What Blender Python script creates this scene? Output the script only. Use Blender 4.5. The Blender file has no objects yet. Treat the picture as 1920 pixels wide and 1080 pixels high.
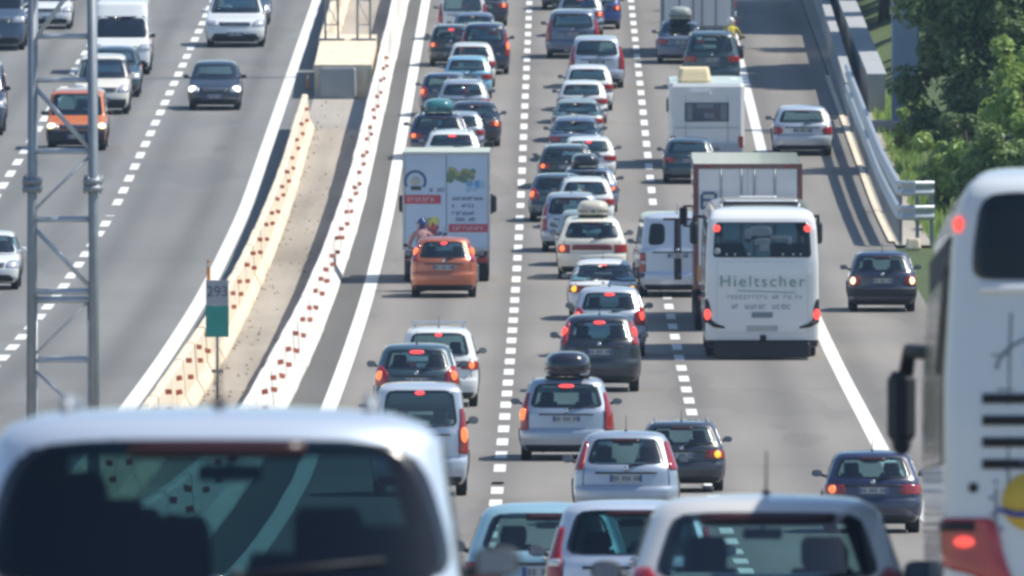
import bpy, bmesh, math, random
from mathutils import Vector, Matrix
R = math.radians
random.seed(7)
scene = bpy.context.scene

# ------------------------------------------------------------------ camera, world, sun, exposure
FPX = 34000.0                      # focal length in pixels of the 1920 px wide photograph
YE = -700.0                        # picture row of eye level
TH = math.atan((540 - YE) / FPX)
CZ = 20.0
cam_d = bpy.data.cameras.new('camera')
cam = bpy.data.objects.new('camera', cam_d)
scene.collection.objects.link(cam)
cam.location = (0, 0, CZ)
cam.rotation_euler = (math.pi / 2 - TH, 0, 0)
cam_d.sensor_width = 36.0
cam_d.lens = FPX / 1920 * 36.0
cam_d.clip_start = 1.0
cam_d.clip_end = 9000
cam_d.dof.use_dof = True
cam_d.dof.focus_distance = 335
cam_d.dof.aperture_fstop = 12
scene.camera = cam

SUN_EL, SUN_AZ = R(56), R(80)      # azimuth from +Y towards +X
world = bpy.data.worlds.new('World')
scene.world = world
world.use_nodes = True
wn = world.node_tree.nodes
bg = wn['Background']
sky = wn.new('ShaderNodeTexSky')
sky.sky_type = 'NISHITA'
sky.sun_disc = False
sky.sun_elevation = SUN_EL
sky.sun_rotation = SUN_AZ
sky.air_density = 1.0
sky.dust_density = 0.6
sky.ozone_density = 2.0
tint = wn.new('ShaderNodeMix')
tint.data_type = 'RGBA'
tint.blend_type = 'MULTIPLY'
tint.inputs[0].default_value = 1.0
tint.inputs[7].default_value = (0.88, 0.95, 1.01, 1)
world.node_tree.links.new(sky.outputs[0], tint.inputs[6])
world.node_tree.links.new(tint.outputs[2], bg.inputs[0])
bg.inputs[1].default_value = 0.12
sun_d = bpy.data.lights.new('sun', 'SUN')
sun_d.energy = 4.6
sun_d.angle = R(0.5)
sun_d.color = (1.0, 0.955, 0.86)
sun = bpy.data.objects.new('sun', sun_d)
scene.collection.objects.link(sun)
sv = Vector((math.cos(SUN_EL) * math.sin(SUN_AZ), math.cos(SUN_EL) * math.cos(SUN_AZ), math.sin(SUN_EL)))
sun.rotation_euler = sv.to_track_quat('Z', 'Y').to_euler()
sun.location = (30, 100, 60)
vs = scene.view_settings
vs.view_transform = 'Standard'
vs.look = 'None'
vs.gamma = 1
vs.exposure = 0.30
vs.use_curve_mapping = False
cy = scene.cycles
cy.use_denoising = True
cy.max_bounces = 8
cy.transparent_max_bounces = 24
cy.volume_bounces = 1
cy.sample_clamp_indirect = 6
cy.filter_width = 3.0
cy.caustics_reflective = False
cy.caustics_refractive = False

# ------------------------------------------------------------------ road profile from the lane width in the picture
TY = [(-600, 118), (-300, 148), (-100, 174), (0, 190), (200, 221), (400, 252), (560, 287), (700, 328), (780, 356),
      (870, 384), (994, 440), (1160, 570), (1226, 720), (1416, 1210), (1500, 1450), (1627, 1946)]


def lerp_tab(tab, v):
    if v <= tab[0][0]:
        return tab[0][1]
    for (a, b), (c, d) in zip(tab, tab[1:]):
        if v <= c:
            return b + (d - b) * (v - a) / (c - a) if c > a else d
    return tab[-1][1]


def pix(px, py, d=None):
    """world point of a picture point; on the road unless a distance is given"""
    if d is None:
        d = FPX * 3.75 / lerp_tab(TY, py)
    b = (540 - py) / FPX
    return Vector((d * (px - 960) / FPX, d * (math.cos(TH) + b * math.sin(TH)), CZ + d * (-math.sin(TH) + b * math.cos(TH))))


PROF = [(-300, CZ - 2.6), (-60, CZ - 2.8), (0, CZ - 3.1), (30, CZ - 3.5)]
for _y in list(range(1627, 900, -20)) + list(range(900, -600, -25)):
    _p = pix(960, _y)
    PROF.append((_p.y, _p.z))
for _i in range(3):                # smooth the knots
    PROF = [PROF[0]] + [(PROF[i][0], (PROF[i - 1][1] + 2 * PROF[i][1] + PROF[i + 1][1]) / 4 if PROF[i + 1][0] - PROF[i - 1][0] < 34 and PROF[i][0] > 110 else PROF[i][1])
                        for i in range(1, len(PROF) - 1)] + [PROF[-1]]
PROF.append((3000, PROF[-1][1] + 8))


def zr(y):
    return lerp_tab(PROF, y)


def on(x, y, h=0.0):
    return Vector((x, y, zr(y) + h))


def px2(px, py):
    """road X, Y under picture point"""
    p = pix(px, py)
    return p.x, p.y


LA = lambda y: 0.0016 * y - 4.255
LB = lambda y: 0.00252 * y - 1.0455
LC = lambda y: 0.00265 * y + 2.6218
LD = lambda y: 0.00292 * y + 5.9137
LE = lambda y: 0.00158 * y - 8.2736
LF = lambda y: 0.00056 * y - 11.42
LG = lambda y: 0.00066 * y - 15.01
BI = lambda y: 0.00223 * y - 5.295     # foot of the right median barrier, traffic side
BH = lambda y: 0.00109 * y - 6.7188    # foot of the left median barrier, median side
RX2 = lambda y: 10.24 + (y - 480) * .0028          # guardrail

# ------------------------------------------------------------------ materials
MATS = {}


def nmat(name):
    m = bpy.data.materials.new(name)
    m.use_nodes = True
    return m, m.node_tree.nodes, m.node_tree.links, m.node_tree.nodes['Principled BSDF']


def rgb(c):
    return (c[0], c[1], c[2], 1.0)


def plain(name, col, rough=0.6, metal=0.0, coat=0.0, var=0.12, scale=3.0, bump=0.0, spec=0.5):
    if name in MATS:
        return MATS[name]
    m, n, l, b = nmat(name)
    tc = n.new('ShaderNodeTexCoord')
    nz = n.new('ShaderNodeTexNoise')
    nz.inputs['Scale'].default_value = scale
    nz.inputs['Detail'].default_value = 5
    l.new(tc.outputs['Object'], nz.inputs['Vector'])
    mx = n.new('ShaderNodeMix')
    mx.data_type = 'RGBA'
    mx.inputs[6].default_value = rgb([c * (1 - var) for c in col])
    mx.inputs[7].default_value = rgb([min(1, c * (1 + var)) for c in col])
    l.new(nz.outputs[0], mx.inputs[0])
    l.new(mx.outputs[2], b.inputs['Base Color'])
    b.inputs['Roughness'].default_value = rough
    b.inputs['Metallic'].default_value = metal
    b.inputs['Coat Weight'].default_value = coat
    b.inputs['Coat Roughness'].default_value = 0.06
    b.inputs['Specular IOR Level'].default_value = spec
    if bump:
        bp = n.new('ShaderNodeBump')
        bp.inputs['Strength'].default_value = bump
        l.new(nz.outputs[0], bp.inputs['Height'])
        l.new(bp.outputs[0], b.inputs['Normal'])
    MATS[name] = m
    return m


PAINTS = {
    'white': ((0.74, 0.76, 0.76), 0), 'cream_white': ((0.78, 0.74, 0.64), 0), 'silver': ((0.38, 0.44, 0.52), 0.45),
    'light_silver': ((0.52, 0.58, 0.66), 0.3), 'grey_blue': ((0.12, 0.165, 0.25), 0.25), 'grey': ((0.13, 0.15, 0.17), 0.25),
    'dark_grey': ((0.015, 0.022, 0.036), 0.05), 'black': ((0.007, 0.009, 0.014), 0.0), 'navy': ((0.008, 0.016, 0.06), 0.0),
    'dark_blue': ((0.02, 0.035, 0.09), 0.1), 'blue': ((0.02, 0.06, 0.26), 0.1), 'light_blue': ((0.22, 0.46, 0.62), 0.25),
    'pale_cyan': ((0.30, 0.50, 0.58), 0.25), 'teal_grey': ((0.035, 0.075, 0.10), 0.15), 'dark_green': ((0.016, 0.034, 0.036), 0.1),
    'orange': ((0.62, 0.17, 0.045), 0.1), 'rust_orange': ((0.50, 0.14, 0.06), 0.3), 'green_silver': ((0.34, 0.42, 0.42), 0.35),
    'beige_silver': ((0.70, 0.69, 0.66), 0.12), 'truck_grey': ((0.33, 0.38, 0.46), 0), 'bus_white': ((0.80, 0.80, 0.80), 0), 'pale_silver': ((0.56, 0.63, 0.72), 0.35),
    'dark_truck': ((0.05, 0.09, 0.15), 0), 'brown_red': ((0.17, 0.05, 0.055), 0.1),
}


def paint(c):
    nm = 'paint_' + c
    if nm in MATS:
        return MATS[nm]
    col, metal = PAINTS[c]
    m, n, l, b = nmat(nm)
    tc = n.new('ShaderNodeTexCoord')
    nz = n.new('ShaderNodeTexNoise')
    nz.inputs['Scale'].default_value = 2.2
    nz.inputs['Detail'].default_value = 6
    l.new(tc.outputs['Object'], nz.inputs['Vector'])
    sp = n.new('ShaderNodeSeparateXYZ')
    l.new(tc.outputs['Object'], sp.inputs[0])
    mr = n.new('ShaderNodeMapRange')           # road dust low on the body
    mr.inputs[1].default_value = 0.15
    mr.inputs[2].default_value = 0.75
    mr.inputs[3].default_value = 0.24
    mr.inputs[4].default_value = 0.03
    l.new(sp.outputs[2], mr.inputs[0])
    mu = n.new('ShaderNodeMath')
    mu.operation = 'MULTIPLY'
    l.new(mr.outputs[0], mu.inputs[0])
    l.new(nz.outputs[0], mu.inputs[1])
    mx = n.new('ShaderNodeMix')
    mx.data_type = 'RGBA'
    mx.inputs[6].default_value = rgb(col)
    mx.inputs[7].default_value = (0.22, 0.20, 0.17, 1)
    l.new(mu.outputs[0], mx.inputs[0])
    l.new(mx.outputs[2], b.inputs['Base Color'])
    b.inputs['Metallic'].default_value = metal
    b.inputs['Roughness'].default_value = 0.38
    b.inputs['Coat Weight'].default_value = 1.0
    b.inputs['Coat Roughness'].default_value = 0.05
    MATS[nm] = m
    return m


def glass(name, tint, gloss=0.06, milky=0.0):
    if name in MATS:
        return MATS[name]
    m, n, l, b = nmat(name)
    out = n['Material Output']
    tr = n.new('ShaderNodeBsdfTransparent')
    tr.inputs[0].default_value = rgb(tint)
    gl = n.new('ShaderNodeBsdfGlossy')
    gl.inputs['Roughness'].default_value = 0.04
    lw = n.new('ShaderNodeLayerWeight')
    lw.inputs[0].default_value = .5
    pw = n.new('ShaderNodeMath')
    pw.operation = 'POWER'
    pw.inputs[1].default_value = 4
    l.new(lw.outputs['Facing'], pw.inputs[0])
    ad = n.new('ShaderNodeMath')
    ad.operation = 'MULTIPLY_ADD'
    ad.inputs[1].default_value = .8
    ad.inputs[2].default_value = gloss
    l.new(pw.outputs[0], ad.inputs[0])
    mx = n.new('ShaderNodeMixShader')
    l.new(ad.outputs[0], mx.inputs[0])
    l.new(tr.outputs[0], mx.inputs[1])
    l.new(gl.outputs[0], mx.inputs[2])
    l.new(mx.outputs[0], out.inputs[0])
    MATS[name] = m
    return m


def lit(name, col, strength, base=None):
    if name in MATS:
        return MATS[name]
    m, n, l, b = nmat(name)
    b.inputs['Base Color'].default_value = rgb(base or col)
    b.inputs['Emission Color'].default_value = rgb(col)
    b.inputs['Emission Strength'].default_value = strength
    b.inputs['Roughness'].default_value = 0.15
    b.inputs['Coat Weight'].default_value = 0.5
    MATS[name] = m
    return m


GLASS = glass('window_glass', (0.52, 0.72, 0.74), 0.11)
GLASS_MID = glass('privacy_glass', (0.075, 0.16, 0.185), 0.07)
GLASS_FRONT = glass('windscreen_glass', (0.50, 0.66, 0.68), 0.16)
GLASS_DARK = glass('tinted_glass', (0.06, 0.09, 0.13), 0.05)
FRIT = plain('window_border', (0.012, 0.016, 0.022), 0.2, var=0.1)
TRIM = plain('dark_trim', (0.011, 0.014, 0.021), 0.6)
TYRE = plain('tyre_rubber', (0.013, 0.015, 0.019), 0.85)
RIM = plain('wheel_rim', (0.30, 0.31, 0.33), 0.35, 0.8)
INTER = plain('cabin_trim', (0.035, 0.040, 0.048), 0.9)
SEAT = plain('seat_cloth', (0.05, 0.055, 0.065), 0.95)
CHROME = plain('chrome', (0.65, 0.66, 0.68), 0.18, 1.0)
PLATE = plain('plate_white', (0.40, 0.43, 0.45), 0.5)
PLATEB = plain('plate_blue', (0.05, 0.09, 0.28), 0.5)
PLATEK = plain('plate_black', (0.16, 0.17, 0.19), 0.5)
LRED = plain('red_lens', (0.30, 0.018, 0.022), 0.12, coat=0.6, var=0.25, scale=12)
LSMOKE = plain('smoked_red_lens', (0.035, 0.007, 0.009), 0.35, coat=0.1)
LRED_ON = lit('red_lens_lit', (1.0, 0.105, 0.075), 1.05, (0.5, 0.03, 0.03))
LRED_HOT = lit('brake_lamp_lit', (1.0, 0.09, 0.10), 1.15, (0.5, 0.03, 0.03))
LORA_ON = lit('orange_lamp_lit', (1.0, 0.22, 0.07), 1.15, (0.5, 0.1, 0.03))
LAMB_ON = lit('amber_lamp_lit', (1.0, 0.52, 0.03), 1.25, (0.5, 0.25, 0.03))
LWHITE = plain('clear_lens', (0.55, 0.57, 0.58), 0.08, 0.4, coat=0.8, var=0.2, scale=9)
LHEAD_ON = lit('headlamp_lit', (1.0, 0.97, 0.88), 3.0, (0.8, 0.8, 0.8))
LWARM_ON_GLINT = lit('warm_headlamp_and_glint', (1.0, 0.78, 0.45), 1.6, (0.8, 0.7, 0.5))
GALV = plain('galvanised_steel', (0.46, 0.49, 0.52), 0.42, 0.25, var=0.2, scale=6)
GALV_D = plain('weathered_steel', (0.26, 0.285, 0.315), 0.5, 0.4, var=0.25, scale=6)

# ------------------------------------------------------------------ object helpers
CACHE = {}


def mesh_of(verts, faces, mats, midx=None, smooth=True, name='mesh'):
    me = bpy.data.meshes.new(name)
    me.from_pydata([tuple(v) for v in verts], [], faces)
    for m in mats:
        me.materials.append(m)
    if midx:
        me.polygons.foreach_set('material_index', midx)
    if smooth is True:
        me.polygons.foreach_set('use_smooth', [True] * len(faces))
    elif smooth:
        me.polygons.foreach_set('use_smooth', smooth)
    me.update()
    return me


def put(name, me, parent=None, loc=None, rot=None):
    o = bpy.data.objects.new(name, me)
    scene.collection.objects.link(o)
    if parent is not None:
        o.parent = parent
    if loc is not None:
        o.location = loc
    if rot is not None:
        o.rotation_euler = rot
    return o


def tag(o, label=None, cat=None, group=None, kind=None):
    if label:
        o['label'] = label
    if cat:
        o['category'] = cat
    if group:
        o['group'] = group
    if kind:
        o['kind'] = kind
    return o


class MB:
    """collects shapes into one mesh"""

    def __init__(self):
        self.v, self.f, self.m, self.s = [], [], [], []

    def add(self, vs, fs, mi=0, smooth=False):
        o = len(self.v)
        self.v += [tuple(v) for v in vs]
        for f in fs:
            self.f.append([i + o for i in f])
            self.m.append(mi)
            self.s.append(smooth)
        return self

    def box(self, c, s, mi=0, rot=None, taper=1.0, bev=0.0):
        x, y, z = s[0] / 2, s[1] / 2, s[2] / 2
        b = min(bev, x * .9, y * .9)
        if b > 0:
            ring = [(-x + b, -y), (x - b, -y), (x, -y + b), (x, y - b), (x - b, y), (-x + b, y), (-x, y - b), (-x, -y + b)]
        else:
            ring = [(-x, -y), (x, -y), (x, y), (-x, y)]
        n = len(ring)
        vs = []
        lv = [(-z, 1.0), (z, taper)] if b <= 0 else [(-z, 1 - b / max(x, y) * .6), (-z + b, 1.0), (z - b, taper), (z, taper * (1 - b / max(x, y) * .6))]
        for zz, t in lv:
            vs += [Vector((a * t, bb * t, zz)) for a, bb in ring]
        fs = [[k * n + i, k * n + (i + 1) % n, (k + 1) * n + (i + 1) % n, (k + 1) * n + i] for k in range(len(lv) - 1) for i in range(n)]
        fs += [list(range(n))[::-1], [(len(lv) - 1) * n + i for i in range(n)]]
        if rot is not None:
            vs = [rot @ v for v in vs]
        self.add([v + Vector(c) for v in vs], fs, mi)
        return self

    def tube(self, pts, r, mi=0, n=8, cap=True):
        pts = [Vector(p) for p in pts]
        rs = r if isinstance(r, (list, tuple)) else [r] * len(pts)
        vs = []
        up = None
        for i, p in enumerate(pts):
            d = (pts[min(i + 1, len(pts) - 1)] - pts[max(i - 1, 0)]).normalized()
            a = d.orthogonal().normalized() if up is None else (up - d * up.dot(d)).normalized()
            up = a
            b = d.cross(a)
            vs += [p + (a * math.cos(2 * math.pi * k / n) + b * math.sin(2 * math.pi * k / n)) * rs[i] for k in range(n)]
        fs = [[i * n + k, i * n + (k + 1) % n, (i + 1) * n + (k + 1) % n, (i + 1) * n + k] for i in range(len(pts) - 1) for k in range(n)]
        if cap:
            fs += [list(range(n))[::-1], [(len(pts) - 1) * n + k for k in range(n)]]
        self.add(vs, fs, mi, True)
        return self

    def lathe(self, prof, axis='X', c=(0, 0, 0), n=24, mi=0, closed=False):
        """prof = [(radius, along)]"""
        vs = []
        for r, a in prof:
            for k in range(n):
                t = 2 * math.pi * k / n
                u, w = r * math.cos(t), r * math.sin(t)
                v = {'X': (a, u, w), 'Y': (w, a, u), 'Z': (u, w, a)}[axis]
                vs.append(Vector(v) + Vector(c))
        fs = [[i * n + k, i * n + (k + 1) % n, (i + 1) * n + (k + 1) % n, (i + 1) * n + k] for i in range(len(prof) - 1) for k in range(n)]
        self.add(vs, fs, mi, True)
        return self

    def ell(self, c, s, mi=0, nu=14, nv=9, p=1.0):
        vs = []
        for j in range(nv + 1):
            ph = -math.pi / 2 + math.pi * j / nv
            for i in range(nu):
                t = 2 * math.pi * i / nu
                cx, sx = math.cos(t), math.sin(t)
                g = lambda q: math.copysign(abs(q) ** p, q)
                vs.append((c[0] + s[0] * g(cx) * g(math.cos(ph)), c[1] + s[1] * g(sx) * g(math.cos(ph)), c[2] + s[2] * g(math.sin(ph))))
        fs = [[j * nu + i, j * nu + (i + 1) % nu, (j + 1) * nu + (i + 1) % nu, (j + 1) * nu + i] for j in range(nv) for i in range(nu)]
        self.add(vs, fs, mi, True)
        return self

    def quad(self, a, b, c, d, mi=0):
        return self.add([a, b, c, d], [[0, 1, 2, 3]], mi)

    def mesh(self, *mats, name='mesh'):
        return mesh_of(self.v, self.f, mats, self.m, self.s, name)

    def build(self, name, mats, parent=None, **k):
        if not isinstance(mats, (list, tuple)):
            mats = [mats]
        return put(name, self.mesh(*mats, name=name), parent, **k)

# ------------------------------------------------------------------ vehicle shell made of stacked rounded outlines
def spec(L, W, H, belt, rs=0.32, hood=1.05, ws=0.62, tf=0.79, boot=0.0, cr=0.34, n=2.8, z0=0.2, ts=1.0):
    zt = H - 0.12
    hz = belt - 0.17
    if boot:
        rear = [(z0, .12), (.3, .03), (.45, 0), (.6, .01), (.63, .05), (belt - .06, .07), (belt + .0, .16), (belt + .04, boot * .7), (belt + .07, boot),
                (zt, boot + rs), (H - .05, boot + rs + .12), (H - .015, boot + rs + .28), (H, boot + rs + .5)]
    else:
        rear = [(z0, .12), (.3, .03), (.45, 0), (.6, .01), (.63, .05), (belt - .05, .07), (belt + .02, .10),
                (zt, .10 + rs), (H - .05, .10 + rs + .07), (H - .015, .1 + rs + .2), (H, .1 + rs + .45)]
    front = [(z0, .12), (.35, 0), (.55, .02), (hz - .1, .10), (hz, .30), (belt - .07, hood * .72), (belt, hood), (zt, hood + ws),
             (H - .05, hood + ws + .14), (H - .015, hood + ws + .28), (H, hood + ws + .5)]
    hw = [(z0, .88), (.3, .965), (.5, .995), (.65, 1), (belt - .1, .985), (belt, .96), (zt, tf), (H - .06, tf - .05 * ts), (H - .02, tf - .14 * ts), (H, tf - .26 * ts)]
    return dict(L=L, W=W, H=H, belt=belt, zt=zt, rear=rear, front=front, hw=hw, cr=cr, n=n, z0=z0, boot=boot, hood=hood)


class Shell:
    def __init__(self, sp, hi=True):
        self.s = sp
        self.L, self.W, self.H = sp['L'], sp['W'], sp['H']
        self.n = sp['n']
        self.NR, self.NS, self.dz = (28, 36, .035) if hi else (16, 16, .055)

    def yr(self, z):
        return -self.L / 2 + lerp_tab(self.s['rear'], z)

    def yf(self, z):
        return self.L / 2 - lerp_tab(self.s['front'], z)

    def hw(self, z):
        return self.W / 2 * lerp_tab(self.s['hw'], z)

    def cr(self, z):
        return min(self.s['cr'], (self.yf(z) - self.yr(z)) * .45)

    def end(self, side, q, z):
        """q in -1..1 across, beyond that along the flank; side +1 front, -1 rear"""
        h, c, n = self.hw(z), self.cr(z), self.n
        a = max(-1, min(1, q))
        t = math.pi / 2 * a
        x = math.copysign(h * abs(math.sin(t)) ** (2 / n), a)
        dy = c * (1 - abs(math.cos(t)) ** (2 / n)) + max(0, abs(q) - 1)
        y = self.yr(z) + dy if side < 0 else self.yf(z) - dy
        return Vector((x, y, z))

    def q(self, xf):
        """q of a fraction of the half width"""
        a = min(1, abs(xf)) ** (self.n / 2)
        return math.copysign(2 / math.pi * math.asin(min(1, a)) + max(0, abs(xf) - 1), xf)

    def flank(self, sg, y, z):
        h, c, n = self.hw(z), self.cr(z), self.n
        yr, yf = self.yr(z), self.yf(z)
        k = 0
        if y < yr + c:
            k = (yr + c - y) / c
        elif y > yf - c:
            k = (y - yf + c) / c
        k = min(1, max(0, k))
        return Vector((sg * h * (1 - k ** n) ** (1 / n), y, z))

    def levels(self):
        z0, H = self.s['z0'], self.H
        zs = []
        z = z0
        while z < H - .13:
            zs.append(z)
            z += self.dz
        zs += [H - .12, H - .09, H - .06, H - .035, H - .018, H - .006]
        return zs

    def body(self, wins, wheels=(), wr=.36, zc=.31, inset=0.0, zmin=None):
        """wins: list of functions (kind, q_or_y, z, sign) -> bool for openings"""
        NR, NS = self.NR, self.NS
        V, Fc = [], []
        zs = [z for z in self.levels() if zmin is None or z >= zmin]
        n = 2 * NR + 2 * NS
        tags = []
        for zi, z in enumerate(zs):
            ring, tg = [], []
            for i in range(NR):
                q = -1 + 2 * i / NR
                ring.append(self.end(-1, q, z)); tg.append(('r', q + 1 / NR))
            ya, yb = self.yr(z) + self.cr(z), self.yf(z) - self.cr(z)
            for i in range(NS):
                y = ya + (yb - ya) * i / NS
                ring.append(Vector((self.hw(z), y, z))); tg.append(('s', y + (yb - ya) / NS / 2, 1))
            for i in range(NR):
                q = 1 - 2 * i / NR
                ring.append(self.end(1, q, z)); tg.append(('f', q - 1 / NR))
            for i in range(NS):
                y = yb - (yb - ya) * i / NS
                ring.append(Vector((-self.hw(z), y, z))); tg.append(('s', y - (yb - ya) / NS / 2, -1))
            if inset:
                cyy = (ya + yb) / 2
                ring = [Vector((p.x * (1 - inset / max(.3, self.hw(z))), cyy + (p.y - cyy) * (1 - inset / max(.4, (yb - ya) / 2 + self.cr(z))), p.z - inset * .6)) for p in ring]
            V += ring
            tags.append(tg)
        for k in range(len(zs) - 1):
            zm = (zs[k] + zs[k + 1]) / 2
            for i in range(n):
                t = tags[k][i]
                cut = False
                for w in wins:
                    if w(t[0], t[1], zm, t[2] if len(t) > 2 else 0):
                        cut = True
                        break
                if not cut and t[0] == 's':
                    for yw in wheels:
                        if (t[1] - yw) ** 2 + (zm - zc) ** 2 < wr * wr:
                            cut = True
                if not cut:
                    j = (i + 1) % n
                    Fc.append([k * n + i, k * n + j, (k + 1) * n + j, (k + 1) * n + i])
        # crown of the roof
        top = V[(len(zs) - 1) * n:(len(zs)) * n]
        c = sum(top, Vector()) / n
        base = (len(zs) - 1) * n
        prev = base
        for s_, dz in ((.8, .008), (.5, .016), (.2, .020)):
            o = len(V)
            V += [Vector((c.x + (p.x - c.x) * s_, c.y + (p.y - c.y) * (s_ * .5 + .5 if s_ > .3 else .62), p.z + dz)) for p in top]
            Fc += [[prev + i, prev + (i + 1) % n, o + (i + 1) % n, o + i] for i in range(n)]
            prev = o
        Fc.append([prev + i for i in range(n)])
        if zmin is None:
            Fc.append(list(range(n))[::-1])
        return V, Fc

    def patch(self, mb, fn, rows, ncol=10, eps=.008, mi=0, frit=None, skirt=.02, smooth=True, sgn_out=None):
        """rows = [(z, a0, a1)]; fn(a, z) -> point on the shell"""
        G = []
        rr = [rows[0]]
        for r0, r1 in zip(rows, rows[1:]):
            k = max(1, int(math.ceil((r1[0] - r0[0]) / .05)))
            rr += [tuple(u + (v - u) * t / k for u, v in zip(r0, r1)) for t in range(1, k + 1)]
        rows = rr
        for z, a0, a1 in rows:
            G.append([fn(a0 + (a1 - a0) * j / ncol, z) for j in range(ncol + 1)])
        nr = len(rows)
        cen = Vector((0, 0, sum(r[0] for r in rows) / nr))
        P = []
        for i in range(nr):
            line = []
            for j in range(ncol + 1):
                du = G[i][min(j + 1, ncol)] - G[i][max(j - 1, 0)]
                dv = G[min(i + 1, nr - 1)][j] - G[max(i - 1, 0)][j]
                if du.length < 1e-6:
                    k = nr // 2
                    du = G[k][min(j + 1, ncol)] - G[k][max(j - 1, 0)]
                nn = du.cross(dv)
                if nn.length < 1e-9:
                    nn = G[i][j] - cen
                nn.normalize()
                if nn.dot(G[i][j] - cen) < 0:
                    nn = -nn
                line.append((G[i][j] + nn * eps, G[i][j] - nn * skirt))
            P.append(line)
        vs, fs, ms = [], [], []
        for i in range(nr):
            for j in range(ncol + 1):
                vs.append(P[i][j][0])
        C = ncol + 1
        # orientation test
        a, b2, c2 = vs[0 * C + ncol // 2], vs[0 * C + ncol // 2 + 1], vs[(nr // 2) * C + ncol // 2]
        m_ = vs[(nr // 2) * C + ncol // 2]
        flip = (b2 - a).cross(c2 - a).dot(m_ - cen) < 0
        for i in range(nr - 1):
            for j in range(ncol):
                f = [i * C + j, i * C + j + 1, (i + 1) * C + j + 1, (i + 1) * C + j]
                fs.append(f[::-1] if flip else f)
                edge = i == 0 or i == nr - 2 or j == 0 or j == ncol - 1
                ms.append(frit if (frit is not None and edge) else mi)
        border = [(0, j) for j in range(ncol + 1)] + [(i, ncol) for i in range(1, nr)] + [(nr - 1, j) for j in range(ncol - 1, -1, -1)] + [(i, 0) for i in range(nr - 2, 0, -1)]
        o = len(vs)
        vs += [P[i][j][1] for i, j in border]
        bi = [i * C + j for i, j in border]
        for k in range(len(border)):
            k2 = (k + 1) % len(border)
            f = [bi[k], o + k, o + k2, bi[k2]]
            fs.append(f[::-1] if flip else f)
            ms.append(frit if frit is not None else mi)
        of = len(mb.v)
        mb.v += [tuple(v) for v in vs]
        for f, m in zip(fs, ms):
            mb.f.append([x + of for x in f])
            mb.m.append(m)
            mb.s.append(smooth)


def wrows(z0, z1, hb, ht, n=9, p=7, sh=0.0):
    """rows of a window with rounded corners; hb, ht half widths at bottom and top"""
    out = []
    for i in range(n):
        v = .5 - .5 * math.cos(math.pi * i / (n - 1))
        k = (1 - min(.995, abs(2 * v - 1)) ** p) ** (1 / p)
        h = (hb + (ht - hb) * v) * k
        out.append((z0 + (z1 - z0) * v, sh - h, sh + h))
    return out


def flank_rows(z0, z1, yb0, yb1, yt0, yt1, n=6):
    return [(z0 + (z1 - z0) * i / (n - 1), yb0 + (yt0 - yb0) * i / (n - 1), yb1 + (yt1 - yb1) * i / (n - 1)) for i in range(n)]


def in_rows(rows, a, z, m=.03, mz=.02):
    if z < rows[0][0] + mz or z > rows[-1][0] - mz:
        return False
    for r0, r1 in zip(rows, rows[1:]):
        if z <= r1[0]:
            t = (z - r0[0]) / max(1e-6, r1[0] - r0[0])
            return r0[1] + (r1[1] - r0[1]) * t + m < a < r0[2] + (r1[2] - r0[2]) * t - m
    return False


TYPES = {
    #               L     W     H    belt
    'hatch': (spec(3.85, 1.68, 1.47, .95, rs=.30, hood=.95, ws=.62), dict(lamp='low')),
    'punto': (spec(3.85, 1.68, 1.48, .93, rs=.36, hood=.95, ws=.62, tf=.78, cr=.42), dict(lamp='high')),
    'clio': (spec(3.95, 1.70, 1.49, .96, rs=.34, hood=.95, ws=.62, tf=.80, cr=.40), dict(lamp='mid')),
    'wagon': (spec(4.5, 1.75, 1.48, .95, rs=.28, hood=1.15, ws=.62, tf=.78), dict(lamp='low', rails=True)),
    'sedan': (spec(4.4, 1.74, 1.44, .92, rs=.55, hood=1.15, ws=.68, tf=.76, boot=.42), dict(lamp='low')),
    'mpv': (spec(4.3, 1.78, 1.64, 1.02, rs=.20, hood=.95, ws=.75, tf=.80), dict(lamp='tall')),
    'suv': (spec(4.5, 1.86, 1.70, 1.06, rs=.24, hood=1.10, ws=.62, tf=.80), dict(lamp='low', rails=True)),
    'minivan': (spec(4.2, 1.76, 1.84, 1.10, rs=.07, hood=.95, ws=.62, tf=.86, cr=.22, n=3.4), dict(lamp='tall')),
    'van': (spec(5.0, 1.95, 2.10, 1.22, rs=.09, hood=.85, ws=.75, tf=.87, cr=.20, n=3.8), dict(lamp='post')),
    'tallvan': (spec(5.4, 2.0, 2.45, 1.22, rs=.10, hood=.85, ws=.80, tf=.88, cr=.22, n=3.8), dict(lamp='post')),
    'bigsuv': (spec(4.6, 1.86, 1.68, 1.03, rs=.26, hood=1.10, ws=.62, tf=.88, cr=.34, ts=1.25), dict(lamp='low', rails=True, bwin=.95, round=True)),
    'jeep': (spec(3.7, 1.72, 1.82, 1.05, rs=.06, hood=.75, ws=.35, tf=.88, cr=.16, n=4.0), dict(lamp='post')),
}


def wheel_meshes(r, w):
    k = ('wheel', r, w)
    if k not in CACHE:
        t = MB()
        t.lathe([(r * .62, -w / 2), (r * .93, -w / 2), (r * .985, -w * .42), (r, -w * .3), (r, w * .3), (r * .985, w * .42), (r * .93, w / 2), (r * .62, w / 2), (r * .6, 0), (r * .62, -w / 2)], n=28)
        m = MB()
        m.lathe([(r * .64, w * .48), (r * .60, w * .44), (r * .58, w * .2), (r * .20, w * .28), (r * .12, w * .46), (0.001, w * .46)], n=20)
        for i in range(5):
            a = 2 * math.pi * i / 5
            m.tube([(w * .38, math.cos(a) * r * .1, math.sin(a) * r * .1), (w * .36, math.cos(a) * r * .6, math.sin(a) * r * .6)], [r * .09, r * .06], n=6)
        m.lathe([(r * .61, -w * .40), (0.001, -w * .38)], n=20)
        CACHE[k] = (t.mesh(TYRE, name='wheel'), m.mesh(RIM, name='rim'))
    return CACHE[k]


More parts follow.
